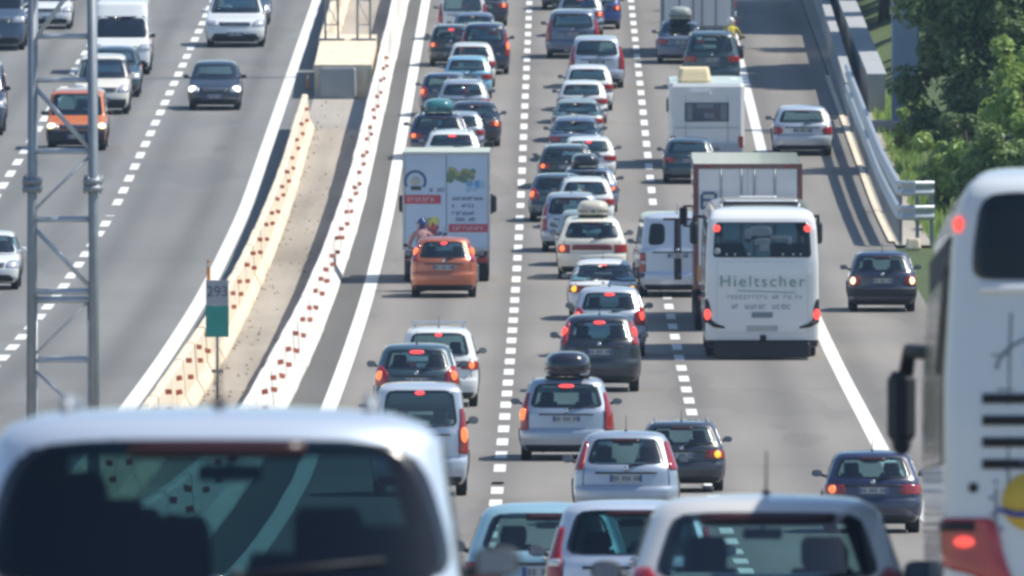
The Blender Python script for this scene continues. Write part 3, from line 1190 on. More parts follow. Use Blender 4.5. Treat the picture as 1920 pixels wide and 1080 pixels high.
barrier('median_barrier', BI, 60, 1100, CONC_W, 'long white concrete barrier with red reflectors beside the jammed lanes', 1)
barrier('median_barrier', BH, 60, 560, CONC_C, 'long cream concrete barrier with red reflectors beside the free-flowing lanes', 1)
barrier('median_barrier', BH, 606, 1100, CONC_C, 'cream concrete barrier beyond the gantry foundation in the median', 1, dots=False)

rnd = random.Random(12)
vs, fs = [], []
for _ in range(230):
    y = rnd.uniform(330, 580)
    x = rnd.uniform(BH(y) + .05, BI(y) - .75)
    if rnd.random() < .5:
        x = BH(y) + abs(rnd.gauss(0, .12))
    p = on(x, y, .01)
    s_ = rnd.uniform(.015, .05)
    o = len(vs)
    vs += [p + Vector((-s_, -s_, 0)), p + Vector((s_, -s_ * .7, 0)), p + Vector((s_ * .8, s_, 0)), p + Vector((-s_ * .6, s_, 0)), p + Vector((0, 0, s_ * 1.1))]
    fs += [[o, o + 1, o + 4], [o + 1, o + 2, o + 4], [o + 2, o + 3, o + 4], [o + 3, o, o + 4]]
tag(put('median_litter', mesh_of(vs, fs, [plain('litter_brown', (.20, .17, .13), .9, var=.5, scale=2)], None, False, 'median_litter')), 'grit, stones and dry weeds strewn along the median', 'litter', kind='stuff')

# gantry foundation between the barriers
def pier_base():
    r = bpy.data.objects.new('gantry_foundation', None)
    scene.collection.objects.link(r)
    Y0, Y1 = 583.0, 604.0
    xl, xr = -6.35, -4.5
    r.location = on((xl + xr) / 2, Y0)
    o = r.location
    tag(r, 'beige concrete foundation block filling the median under the far lattice masts', 'foundation block')
    mb = MB()
    pts = []
    for y in (Y0, Y1):
        up = 0 if y == Y0 else .18
        pts += [on(xl, y, 0) - o, on(xr, y, 0) - o, on(xr, y, 1.08 + up) - o, on(xl, y, 1.08 + up) - o]
    mb.add(pts, [[0, 1, 2, 3], [1, 5, 6, 2], [4, 0, 3, 7], [3, 2, 6, 7], [5, 4, 7, 6]])
    mb.build('block', CONC_C, r)
    mb = MB()
    mb.box(on((xl + xr) / 2 - .17, Y0 - .35, .5) - o, (1.22, .5, 1.0), bev=.06, taper=.96)
    mb.build('end_face', CONC_G, r)
    return r


pier_base()

# ------------------------------------------------------------------ lattice masts
def lattice(name, label, base, wid, dep, H, legr, z0=0.0, lean=0.0, flanges=(), levels=(), diags=(), inner=None, cat='lattice mast'):
    r = bpy.data.objects.new(name, None)
    scene.collection.objects.link(r)
    r.location = base
    tag(r, label, cat)
    hw_ = wid / 2
    wat = lambda z: hw_ * (1 + lean * z)
    for sx in (-1, 1):
        for sy in (0, 1):
            mb = MB()
            mb.tube([(sx * wat(0), sy * dep, 0), (sx * wat(H), sy * dep, H)], legr, 0, 12)
            leg = mb.build('leg', GALV_D, r)
            for fz in flanges:
                q = MB()
                q.lathe([(legr, -.09), (legr * 2.1, -.085), (legr * 2.1, -.01), (legr * 1.2, -.008), (legr * 1.2, .008), (legr * 2.1, .01), (legr * 2.1, .085), (legr, .09)], 'Z', (sx * wat(fz), sy * dep, fz), 14)
                for k in range(6):
                    a = k * math.pi / 3
                    q.tube([(sx * wat(fz) + math.cos(a) * legr * 1.75, sy * dep + math.sin(a) * legr * 1.75, fz - .11), (sx * wat(fz) + math.cos(a) * legr * 1.75, sy * dep + math.sin(a) * legr * 1.75, fz + .11)], .012, 0, 6)
                q.build('flange', GALV_D, leg)
    for z, rr in levels:
        mb = MB()
        for sy in (0, 1):
            mb.tube([(-wat(z), sy * dep, z), (wat(z), sy * dep, z)], rr, 0, 8)
        for sx in (-1, 1):
            mb.tube([(sx * wat(z), 0, z), (sx * wat(z), dep, z)], rr, 0, 8)
        mb.build('cross_bar', GALV, r)
    for z1, s1, z2, s2, rr in diags:
        mb = MB()
        mb.tube([(s1 * wat(z1) * .94, 0, z1), (s2 * wat(z2) * .94, 0, z2)], rr, 0, 8)
        mb.build('diagonal_brace', GALV, r)
    if inner:
        mb = MB()
        za, zb = inner
        for sx in (-1, 1):
            mb.tube([(sx * wat(0) * .80, .05, za), (sx * wat(0) * .80, .05, zb)], .016, 0, 6)
        mb.tube([(-wat(0) * .80, .05, zb), (wat(0) * .80, .05, zb)], .016, 0, 6)
        mb.build('inner_frame', GALV, r)
    mb = MB()
    mb.box((0, dep / 2, .02), (wid + .4, dep + .4, .04))
    mb.build('base_plate', GALV_D, r)
    return r


YM = 235.0
PM = FPX / YM
xm = (116 - 960) / PM
bz = zr(YM)
hz_ = lambda py: pix(116, py, YM).z - bz
lv = [(hz_(p), .028 if p not in (548,) else .03) for p in (-70, 68, 150, 284, 412, 548, 563, 676, 800, 920, 1040)]
dg = [(hz_(75), -1, hz_(-68), 1, .030), (hz_(160), -1, hz_(280), 1, .030), (hz_(395), -1, hz_(290), 1, .020), (hz_(425), -1, hz_(540), 1, .030),
      (hz_(668), -1, hz_(560), 1, .016), (hz_(690), -1, hz_(795), 1, .020), (hz_(915), -1, hz_(805), 1, .020), (hz_(925), -1, hz_(1035), 1, .020)]
lattice('lattice_mast', 'tall galvanised lattice mast standing left, close in front of the oncoming lanes', on(xm, YM, -.01), 122 / PM, .75, hz_(-260), .058,
        lean=-.012, flanges=[hz_(346)], levels=lv, diags=dg, inner=(.1, hz_(566)))
for px_, lab in ((622, 'slim grey lattice mast standing left on the beige median foundation'), (682, 'slim grey lattice mast standing right on the beige median foundation')):
    Yf = 600.0
    xx = (px_ - 960) * Yf / FPX
    lattice('lattice_mast', lab, on(xx, Yf - .2, 1.24), .42, .42, 9.0, .035, levels=[(z, .018) for z in (.5, 1.3, 2.1, 2.9, 3.7, 4.5, 6, 7.5, 8.9)],
            diags=[(.5 + .8 * i, (-1) ** i, 1.3 + .8 * i, -(-1) ** i, .014) for i in range(8)])

# kilometre sign
def text_mesh(s, size, ext=.004, align='CENTER', space=1.0):
    cu = bpy.data.curves.new('lettering', 'FONT')
    cu.body = s
    cu.size = size
    cu.extrude = ext
    cu.align_x = align
    cu.space_character = space
    cu.align_y = 'CENTER'
    ob = bpy.data.objects.new('lettering', cu)
    scene.collection.objects.link(ob)
    dg_ = bpy.context.evaluated_depsgraph_get()
    me = bpy.data.meshes.new_from_object(ob.evaluated_get(dg_))
    bpy.data.objects.remove(ob)
    return me


def lettering(parent, s, size, loc, mat, ext=.004, name='lettering', sx=1.0, align='CENTER', space=1.0):
    me = text_mesh(s, size, ext, align, space)
    me.materials.clear()
    me.materials.append(mat)
    o = put(name, me, parent, loc, (math.pi / 2, 0, 0))
    o.scale = (sx, 1, 1)
    return o


def km_sign():
    Y = 369.0
    p = FPX / Y
    x = (407 - 960) / p
    r = bpy.data.objects.new('kilometre_sign', None)
    scene.collection.objects.link(r)
    r.location = on(x, Y)
    tag(r, 'small green and grey kilometre sign on a thin post in the median', 'road sign')
    h = lambda py: pix(407, py, Y).z - zr(Y)
    mb = MB()
    mb.tube([(0, .03, 0), (0, .03, h(530))], .028, 0, 10)
    mb.build('post', GALV_D, r)
    mb = MB()
    mb.box((0, .03, h(697)), (.24, .07, .07), bev=.01)
    mb.build('clamp', GALV_D, r)
    zc, zt_, zb = h(574), h(526), h(633)
    g = MB().box((0, 0, (zc + zb) / 2), (.47, .02, zc - zb), bev=.005).build('green_panel', plain('sign_green', (0.02, 0.27, 0.24), .45), r)
    w = MB().box((0, 0, (zc + zt_) / 2), (.46, .02, zt_ - zc - .006), bev=.005).build('grey_panel', plain('sign_grey', (0.34, 0.37, 0.41), .5), r)
    k = plain('sign_black', (.10, .11, .14), .5)
    lettering(r, '293', .30, (0, -.014, (zc + zt_) / 2 + .02), k)
    return r


km_sign()
ORG = plain('orange_plastic', (0.62, 0.25, 0.06), .5)
for px_, py_, lab in ((391, 527, 'small orange marker post by the edge line, just above the green sign'), (577, 168, 'small orange marker post at the far end of the cream barrier')):
    X, Y = px2(px_, py_)
    r = bpy.data.objects.new('marker_post', None)
    scene.collection.objects.link(r)
    r.location = on(X, Y)
    tag(r, lab, 'marker post')
    MB().box((0, 0, .26), (.10, .06, .52), bev=.02, taper=.85).build('post', ORG, r)
    MB().box((0, -.034, .40), (.07, .01, .10), bev=.01).build('reflector', plain('marker_reflector', (.7, .7, .66), .3), r)

# ------------------------------------------------------------------ guardrail, parapet, wall and column on the right


def w_beam(mb, pts, h, n=(1, 0, 0)):
    """corrugated beam along pts, facing n"""
    prof = [(.0, -.20), (.03, -.195), (.065, -.15), (.065, -.08), (.01, -.03), (.01, .03), (.065, .08), (.065, .15), (.03, .195), (-.05, .205)]
    vs = []
    for p, nn in pts:
        vs += [p + nn * a + Vector((0, 0, h + b)) for a, b in prof]
    k = len(prof)
    for i in range(len(pts) - 1):
        mb.add([vs[j] for j in range(i * k, (i + 2) * k)], [[j, j + 1, k + j + 1, k + j] for j in range(k - 1)] +
               [[j + 1, j, k + j, k + j + 1] for j in range(0)], 0, True)


def guardrail():
    r = bpy.data.objects.new('guardrail', None)
    scene.collection.objects.link(r)
    Y0, Y1 = 480.0, 568.0
    r.location = on(RX2(Y0), Y0)
    o = r.location
    tag(r, 'double-beam galvanised guardrail with returned end beside the slip road', 'guardrail')
    for hh in (1.52, .88):
        mb = MB()
        pts = []
        for (dx, dy, n) in ((.95, .25, (0, -1, 0)), (.7, .12, (0, -1, 0)), (.45, .0, (-.2, -1, 0)), (.12, .18, (-.7, -.7, 0))):
            pts.append((on(RX2(Y0) + dx, Y0 + dy) - o, Vector(n).normalized()))
        y = Y0 + .8
        while y < Y1:
            pts.append((on(RX2(y), y) - o, Vector((-1, 0, 0))))
            y += 3
        w_beam(mb, pts, hh)
        mb.build('beam', GALV, r)
    mb = MB()
    y = Y0 + .6
    me = MB().box((0, 0, .68), (.10, .14, 1.75), bev=.01).mesh(GALV_D, name='post')
    while y < Y1:
        put('post', me, r, on(RX2(y) + .06, y) - o)
        y += 2.25
    for dx in (.5, .88):
        put('post', me, r, on(RX2(Y0) + dx, Y0 + .3) - o)
    return r


guardrail()
strip('kerb', CONC_C, lambda y: RX2(y) - .22, lambda y: RX2(y) - .06, 482, 600, .06, 6)
strip('gravel_verge', MEDIAN, lambda y: RX2(y) - .06, lambda y: RX2(y) + .9, 480, 1100, .02, 8)


def long_block(name, label, cat, fx0, fx1, y0, y1, h, mat, part='wall', h1=None, cop=None):
    r = bpy.data.objects.new(name, None)
    scene.collection.objects.link(r)
    r.location = on(fx0(y0), y0)
    o = r.location
    tag(r, label, cat)
    mb = MB()
    y = y0
    while y < y1 - .01:
        yb = min(y + 6, y1)
        vs = []
        for yy in (y + .01, yb - .01):
            hh = h if h1 is None else h + (h1 - h) * (yy - y0) / (y1 - y0)
            vs += [on(fx0(yy), yy, -.1) - o, on(fx1(yy), yy, -.1) - o, on(fx1(yy), yy, hh) - o, on(fx0(yy), yy, hh) - o]
        mb.add(vs, [[3, 2, 1, 0], [4, 5, 6, 7], [0, 4, 7, 3], [1, 2, 6, 5], [3, 7, 6, 2]])
        y = yb
    mb.build(part, mat, r)
    cp = MB()
    y = y0
    while y < y1 - .01:
        yb = min(y + 6, y1)
        vs = []
        for yy in (y, yb):
            hh = h if h1 is None else h + (h1 - h) * (yy - y0) / (y1 - y0)
            vs += [on(fx0(yy) - .04, yy, hh + .003) - o, on(fx1(yy) + .04, yy, hh + .003) - o, on(fx1(yy) + .04, yy, hh + .08) - o, on(fx0(yy) - .04, yy, hh + .08) - o]
        cp.add(vs, [[3, 2, 1, 0], [4, 5, 6, 7], [0, 4, 7, 3], [1, 2, 6, 5], [3, 7, 6, 2], [0, 1, 5, 4]])
        y = yb
    cp.build('coping', cop or CONC_W, r)
    return r


long_block('parapet', 'pale concrete parapet running on from the guardrail into the shade', 'parapet', lambda y: 10.5 + (y - 568) * .0063, lambda y: 10.72 + (y - 568) * .0063, 569, 900, 1.0, CONC_G, cop=CONC_G)
long_block('retaining_wall', 'low grey retaining wall with sunlit top beside the tall column', 'wall', lambda y: 11.25 + (y - 572) * .004, lambda y: 11.78 + (y - 572) * .004, 572, 700, 1.15, CONC_G, cop=CONC_G)
MB_ = bpy.data.objects.new('concrete_column', None)
scene.collection.objects.link(MB_)
MB_.location = on(12.15, 560, bank(12.15, 560))
tag(MB_, 'tall blue-grey column rising out of the picture among the trees', 'column')
MB().box((0, 0, 4.9), (.84, .9, 9.8), bev=.06).build('shaft', plain('blue_grey_steel', (0.20, 0.27, 0.36), .6, var=.2, scale=1), MB_)
MB().box((-.45, -.3, .12), (1.3, 1.6, .30), bev=.05).build('footing', plain('pinkish_concrete', (0.50, 0.38, 0.34), .8), MB_)
X, Y = px2(1712, 466)
q = MB().box((0, 0, .12), (.42, .5, .30), bev=.05, taper=.8)
tag(q.build('kerb_stone', CONC_C, None, loc=on(X, Y)), 'pale kerb stone lying at the end of the guardrail', 'kerb stone')

# ------------------------------------------------------------------ trees and shrubs
def leafmat(name, c1, c2):
    m, n, l, b = nmat(name)
    oi = n.new('ShaderNodeNewGeometry')
    wn_ = n.new('ShaderNodeTexWhiteNoise')
    wn_.noise_dimensions = '1D'
    l.new(oi.outputs['Random Per Island'], wn_.inputs['W'])
    mx = n.new('ShaderNodeMix'); mx.data_type = 'RGBA'
    mx.inputs[6].default_value = rgb(c1)
    mx.inputs[7].default_value = rgb(c2)
    l.new(wn_.outputs[0], mx.inputs[0])
    l.new(mx.outputs[2], b.inputs['Base Color'])
    b.inputs['Roughness'].default_value = 0.45
    b.inputs['Specular IOR Level'].default_value = 0.35
    tr = n.new('ShaderNodeBsdfTranslucent')
    l.new(mx.outputs[2], tr.inputs[0])
    ms = n.new('ShaderNodeMixShader')
    ms.inputs[0].default_value = .36
    l.new(b.outputs[0], ms.inputs[1]); l.new(tr.outputs[0], ms.inputs[2])
    l.new(ms.outputs[0], n['Material Output'].inputs[0])
    return m


LEAF_D = leafmat('dark_leaves', (0.045, 0.095, 0.032), (0.21, 0.29, 0.10))
LEAF_M = leafmat('green_leaves', (0.09, 0.17, 0.04), (0.28, 0.38, 0.12))
LEAF_Y = leafmat('bright_leaves', (0.22, 0.36, 0.07), (0.44, 0.54, 0.16))
BARK = plain('bark', (0.07, 0.055, 0.04), .9, var=.4, scale=8, bump=.5)


def crown_mesh(name, rx, rz, nclump, nleaf, leaf, mat, seed, trunk_h):
    rnd = random.Random(seed)
    vs, fs = [], []
    clumps = []
    for _ in range(nclump):
        while True:
            p = Vector((rnd.uniform(-1, 1), rnd.uniform(-1, 1), rnd.uniform(-1, 1)))
            if .25 < p.length < 1:
                break
        k = rnd.uniform(.72, 1.12)
        clumps.append((Vector((p.x * rx * k, p.y * rx * k, p.z * rz * k)), rnd.uniform(.16, .34) * rx))
    for _ in range(nleaf):
        c, r = clumps[rnd.randrange(len(clumps))]
        d = Vector((rnd.gauss(0, 1), rnd.gauss(0, 1), rnd.gauss(0, .8))).normalized() * r * rnd.uniform(.45, 1.1)
        p = c + d + Vector((0, 0, trunk_h))
        nrm = (d.normalized() + Vector((rnd.uniform(-.7, .7), rnd.uniform(-.7, .7), rnd.uniform(-.2, .9)))).normalized()
        a = nrm.orthogonal().normalized()
        a = (a * math.cos(_) + nrm.cross(a) * math.sin(_)).normalized()
        b = nrm.cross(a)
        s = leaf * rnd.uniform(.6, 1.4)
        o = len(vs)
        vs += [p - a * s, p + b * s * .45 + nrm * s * .1, p + a * s, p - b * s * .45 + nrm * s * .1]
        fs.append([o, o + 1, o + 2, o + 3])
    return mesh_of(vs, fs, [mat], None, False, name), clumps


def tree(name, label, x, y, h0, rx, rz, mat, seed, nleaf=9000, leaf=.13, cat='tree', group=None, nclump=46):
    r = bpy.data.objects.new(name, None)
    scene.collection.objects.link(r)
    r.location = on(x, y, bank(x, y) - .08)
    tag(r, label, cat, group)
    me, cl = crown_mesh('crown', rx, rz, nclump, nleaf, leaf, mat, seed, h0)
    put('crown', me, r)
    mb = MB()
    rnd = random.Random(seed)
    w = .05 * rx + .03
    mb.tube([(0, 0, 0), (rnd.uniform(-.1, .1), 0, h0 * .45), (rnd.uniform(-.15, .15), .1, h0), (0, 0, h0 + rz * .6)], [w * 1.5, w * 1.1, w * .8, w * .2], 0, 8)
    for c, rr in cl[:14]:
        s = Vector((0, 0, max(.15, h0 * .55 + rnd.uniform(0, .5) * rz)))
        e = c * .9 + Vector((0, 0, h0))
        mb.tube([s, (s + e) / 2 + Vector((0, 0, -.1 * rx)), e], [w * .5, w * .32, w * .1], 0, 5)
    mb.build('trunk', BARK, r)
    return r


tree('leafy_tree', 'big dark green tree with pale leaf tips right of the column', 13.9, 532, 3.9, 2.5, 3.4, LEAF_D, 1, 30000, .13, nclump=80)
tree('leafy_tree', 'dark tree behind the column, at the top edge over the parapet', 13.1, 640, 4.6, 2.4, 3.6, LEAF_D, 2, 20000, .15, nclump=60)
tree('leafy_tree', 'tall mid green tree at the right edge above the shrubs', 15.8, 560, 5.2, 3.0, 3.8, LEAF_M, 3, 24000, .15, nclump=60)
def copy_tree(src, label, x, y, rz, s):
    o = src.copy()
    scene.collection.objects.link(o)
    o.location = on(x, y, bank(x, y) - .08)
    o.rotation_euler = (0, 0, rz)
    o.scale = (s, s, s)
    o['label'] = label
    for ch in list(src.children):
        c = ch.copy()
        scene.collection.objects.link(c)
        c.parent = o
    return o


ORD = ['first', 'second', 'third', 'fourth', 'fifth', 'sixth', 'seventh', 'eighth']
t1 = tree('leafy_tree', 'first tree of the upper roadside row that shades the slip road, counted from the column', 14.6, 641, 7.0, 3.0, 3.0, LEAF_D, 4, 16000, .17, nclump=60)
t1['group'] = 'roadside trees shading the slip road'
for k in range(1, 8):
    copy_tree(t1, ORD[k] + ' tree of the upper roadside row that shades the slip road, counted from the column', 14.5 + .35 * math.sin(k * 2.3), 641 + 4.1 * k, 1.3 * k, 1 + .05 * math.sin(k * 1.7))
t2 = tree('leafy_tree', 'first slender tree of the lower row right behind the column', 14.5, 593, 6.7, 2.3, 2.2, LEAF_D, 5, 15000, .15, nclump=80)
t2['group'] = 'roadside trees shading the slip road'
for k in range(1, 6):
    copy_tree(t2, ORD[k] + ' slender tree of the lower row behind the column', 14.3 + .3 * math.sin(k * 2.9), 593 + 3.3 * k, 1.1 * k, 1 - .02 * abs(k - 2))
copy_tree(t2, 'slender dark tree over the low wall, between the two roadside rows', 15.6, 624, 4.3, 1.0)
tree('leafy_tree', 'tree at the far right top corner behind the tall mid green tree', 18.5, 640, 6.0, 3.6, 4.6, LEAF_M, 15, 16000, .18, nclump=60)
tree('leafy_tree', 'far tree beyond the shade, half hidden by nearer crowns', 14.2, 760, 5.5, 3.4, 4.4, LEAF_D, 6, 14000, .2)
tree('leafy_tree', 'far tree on the bank, highest on the slope', 20.0, 740, 6.0, 4.0, 5.0, LEAF_M, 8, 12000, .22)
tree('shrub', 'bright green shrub behind the guardrail end', 12.1, 505, 1.1, 1.05, 1.15, LEAF_Y, 10, 9000, .10, 'shrub', nclump=26)
tree('shrub', 'pale green shrub left, nearest the column footing', 12.15, 545, .8, .8, .9, LEAF_Y, 11, 6000, .09, 'shrub', nclump=20)
tree('shrub', 'green shrub between the guardrail and the white coach roof', 13.3, 492, 1.6, 1.3, 1.6, LEAF_M, 12, 11000, .10, 'shrub', nclump=28)
tree('shrub', 'tall bright bush at the right edge over the coach roof', 14.6, 505, 2.9, 1.4, 2.6, LEAF_Y, 13, 16000, .11, 'shrub', nclump=36)
tree('shrub', 'dark low bush in the shade under the big dark tree', 13.0, 520, 1.1, 1.1, 1.2, LEAF_D, 14, 8000, .10, 'shrub', nclump=24)

# grass tufts behind the rail
rnd = random.Random(5)
vs, fs = [], []
for _ in range(9000):
    y = rnd.uniform(486, 585)
    x = rnd.uniform(RX2(y) + .8, 15.5)
    p = on(x, y, bank(x, y) - .08)
    a = rnd.uniform(0, 6.28)
    h = rnd.uniform(.12, .42)
    w = rnd.uniform(.02, .05)
    d = Vector((math.cos(a), math.sin(a), 0))
    o = len(vs)
    vs += [p - d * w, p + d * w, p + Vector((rnd.uniform(-.12, .12), rnd.uniform(-.12, .12), h))]
    fs.append([o, o + 1, o + 2])
tag(put('grass', mesh_of(vs, fs, [LEAF_Y], None, False, 'grass')), 'tufts of grass growing behind the guardrail', 'grass', kind='stuff')

# ------------------------------------------------------------------ lorries, coaches, motorhome, motorcycles
BLK = plain('printed_black', (.05, .055, .07), .5)
GRN = plain('printed_green', (.20, .36, .33), .5)
DOORLINE = plain('door_seal', (.10, .11, .12), .7)


def empty_at(name):
    r = bpy.data.objects.new(name, None)
    scene.collection.objects.link(r)
    return r


def rnd_marks(mb, x0, x1, y, z, h, seed, mi=0, dens=.78):
    """a line of small unreadable letter shapes"""
    rn = random.Random(seed)
    x = x0
    while x < x1:
        w = rn.uniform(.5, .9) * h
        if rn.random() < dens:
            t = h * .2
            k = rn.random()
            mb.box((x + t / 2, y, z), (t, .012, h * rn.choice((.8, 1))), mi)
            if k < .6:
                mb.box((x + w * .55, y, z + h * .38), (w * .7, .012, t), mi)
            if k > .3:
                mb.box((x + w * .55, y, z - h * .38), (w * .7, .012, t), mi)
            if k > .5:
                mb.box((x + w - t / 2, y, z), (t, .012, h * .9), mi)
        x += w + h * .28


def tail_cluster(root, x, y, z, w=.16, h=.34, on=False, mat=None):
    mb = MB().box((0, 0, 0), (w, .05, h), bev=.02)
    o = put('tail_lamp', mb.mesh(mat or (LRED_ON if on else LRED), name='tail_lamp'), root, (x, y, z))
    return o


def cab(root, yc, W, H, col, belt=1.35):
    """lorry cab as a rounded shell of its own parts, front towards +Y"""
    sp = spec(2.0, W, H, belt, rs=.02, hood=.28, ws=.30, tf=.90, cr=.14, n=4.5)
    sp['rear'] = [(.2, 0), (H - .05, .02), (H, .2)]
    sp['front'] = [(.2, .05), (.4, 0), (1.0, .02), (belt, .10), (H - .3, .42), (H - .1, .6), (H, .85)]
    sh = Shell(sp, False)
    fw = wrows(belt + .02, H - .32, sh.q(.90), sh.q(.88), n=8, p=8)
    V, Fc = sh.body([])
    b = put('cab', mesh_of(V, Fc, [paint(col)], None, True, 'cab'), root, (0, yc, .25))
    mb = MB(); sh.patch(mb, lambda q, z: sh.end(1, q, z), fw, 12, .01, 0, 1)
    put('windscreen', mb.mesh(plain('dark_glass', (.02, .03, .04), .08, coat=.6), FRIT, name='windscreen'), b)
    for sg in (-1, 1):
        mb = MB(); sh.patch(mb, lambda a, z: sh.flank(sg, a, z), flank_rows(belt, H - .35, -.2, .75, -.2, .45), 6, .01, 0, 1)
        put('side_window', mb.mesh(MATS['dark_glass'], FRIT, name='side_window'), b)
        mb = MB()
        mb.box((sg * (W / 2 + .20), .75, belt + .35), (.20, .09, .42), bev=.04)
        mb.tube([(sg * (W / 2 - .08), .62, belt + .6), (sg * (W / 2 + .2), .74, belt + .58)], .025)
        mb.tube([(sg * (W / 2 - .03), .62, belt + .1), (sg * (W / 2 + .2), .74, belt + .12)], .025)
        put('wing_mirror', mb.mesh(TRIM, name='wing_mirror'), b)
        mb = MB(); q0, q1 = sorted((sh.q(.62) * sg, sh.q(.95) * sg))
        sh.patch(mb, lambda q, z: sh.end(1, q, z), [(.55, q0, q1), (.75, q0, q1)], 4, .012)
        put('headlight', mb.mesh(LWHITE, name='headlight'), b)
    mb = MB(); sh.patch(mb, lambda q, z: sh.end(1, q, z), [(.8, sh.q(-.6), sh.q(.6)), (1.1, sh.q(-.62), sh.q(.62))], 8, .012)
    sh.patch(mb, lambda q, z: sh.end(1, q, z), [(.25, sh.q(-.9), sh.q(.9)), (.42, sh.q(-.9), sh.q(.9))], 8, .012)
    put('grille', mb.mesh(TRIM, name='grille'), b)
    return b, sp


def advert_van():
    """small box lorry seen from behind, printed back"""
    r = empty_at('box_truck')
    L, W, z0, H = 6.2, 2.20, .82, 3.28
    y0 = -L / 2
    bl = 4.3
    MB().box((0, y0 + bl / 2, (z0 + H) / 2), (W, bl, H - z0), bev=.05).build('cargo_box', paint('white'), r)
    fr = MB()
    for sg in (-1, 1):
        fr.box((sg * (W / 2 - .035), y0 - .012, (z0 + H) / 2), (.07, .03, H - z0 + .01), bev=.01)
    fr.box((0, y0 - .014, H - .03), (W - .142, .03, .07), bev=.01)
    fr.box((0, y0 - .014, z0 + .04), (W - .142, .03, .08), bev=.01)
    fr.build('rear_frame', GALV, r)
    ad = MB().box((0, y0 - .006, (z0 + H) / 2), (W - .16, .02, H - z0 - .16)).build('advert_panel', plain('advert_blue', (.46, .58, .72), .45, var=.22, scale=.7), r)
    Y = y0 - .022
    g = MB(); g.box((0, Y + .004, (z0 + H) / 2), (.015, .012, H - z0 - .16)); g.build('door_gap', DOORLINE, r)
    red = plain('advert_red', (.48, .07, .11), .5)
    for x, z, w, h, s in ((-.60, 2.10, .92, .22, 3), (.55, 1.38, .98, .20, 4)):
        b = MB().box((x, Y, z), (w, .012, h), bev=.0).build('red_banner', red, ad)
        mb = MB(); rnd_marks(mb, x - w * .40, x + w * .38, Y - .008, z, h * .46, s); mb.build('lettering', plain('banner_white', (.55, .5, .52), .5), b)
    mb = MB()
    for i, z in enumerate((2.12, 1.94, 1.75, 1.60)):
        rnd_marks(mb, .14, (.86, .66, .68, .72)[i], Y, z, .085, 20 + i)
    rnd_marks(mb, -.42, -.12, Y, 2.34, .10, 33)
    mb.build('lettering', plain('advert_grey_blue', (.12, .16, .26), .5), ad)
    ring = MB()
    for k in range(20):
        a = math.pi * (-.15 + 1.35 * k / 20)
        ring.box((-.78 + .25 * math.cos(a), Y, 2.55 + .25 * math.sin(a)), (.06, .012, .075), 0, rot=Matrix.Rotation(a, 3, 'Y').transposed())
    ring.build('ring_mark', plain('advert_navy', (.07, .11, .25), .5), ad)
    mb = MB(); mb.ell((-.78, Y, 2.56), (.12, .014, .11)); mb.build('round_picture', plain('advert_beige', (.42, .42, .38), .5), ad)
    mb = MB(); mb.box((-.76, Y, 2.38), (.26, .012, .10)); mb.build('dark_picture', BLK, ad)
    rn = random.Random(3)
    def fruit(cx, cz, cols, w, h, n):
        for i, c in enumerate(cols):
            mb = MB()
            for _ in range(n):
                mb.ell((cx + rn.uniform(-w, w), Y + rn.uniform(0, .004), cz + rn.uniform(-h, h) * .8), (rn.uniform(.05, .11), .016, rn.uniform(.05, .09)), nu=10, nv=6)
            mb.build('printed_picture', plain('advert_print%d' % len(MATS), c, .5, var=.3, scale=6), ad)
    fruit(.36, 2.70, [(.16, .24, .13), (.34, .34, .16), (.12, .20, .16)], .30, .17, 7)
    fruit(-.52, 1.38, [(.48, .10, .10), (.30, .07, .08)], .30, .22, 8)
    fruit(-.42, 1.48, [(.62, .58, .16), (.30, .36, .12)], .16, .14, 5)
    fruit(-.14, 1.22, [(.12, .13, .22)], .14, .06, 4)
    fruit(.70, 2.47, [(.14, .34, .58), (.30, .48, .66)], .20, .14, 5)
    ch = MB()
    ch.box((0, y0 + L / 2, .62), (.85, L - .4, .22))
    ch.box((0, y0 + .12, .55), (W * .92, .12, .14), bev=.02)
    for sg in (-1, 1):
        ch.box((sg * .9, y0 + .1, .70), (.06, .08, .25))
        ch.box((sg * 1.0, y0 + 1.6, .42), (.04, .5, .5))
    ch.build('chassis', TRIM, r)
    for sg in (-1, 1):
        tail_cluster(r, sg * .88, y0 + .03, .58, .26, .12)
    MB().box((0, y0 + .03, .56), (.52, .03, .11)).build('number_plate', PLATE, r)
    for sg in (-1, 1):
        for yw in (y0 + 1.25, y0 + 4.9):
            add_wheel(r, sg * (W / 2 - .17), yw, .37, .26)
    cab(r, y0 + L - 1.0, 1.88, 2.35, 'white', 1.2)
    return r, dict(L=L, W=W, H=H)


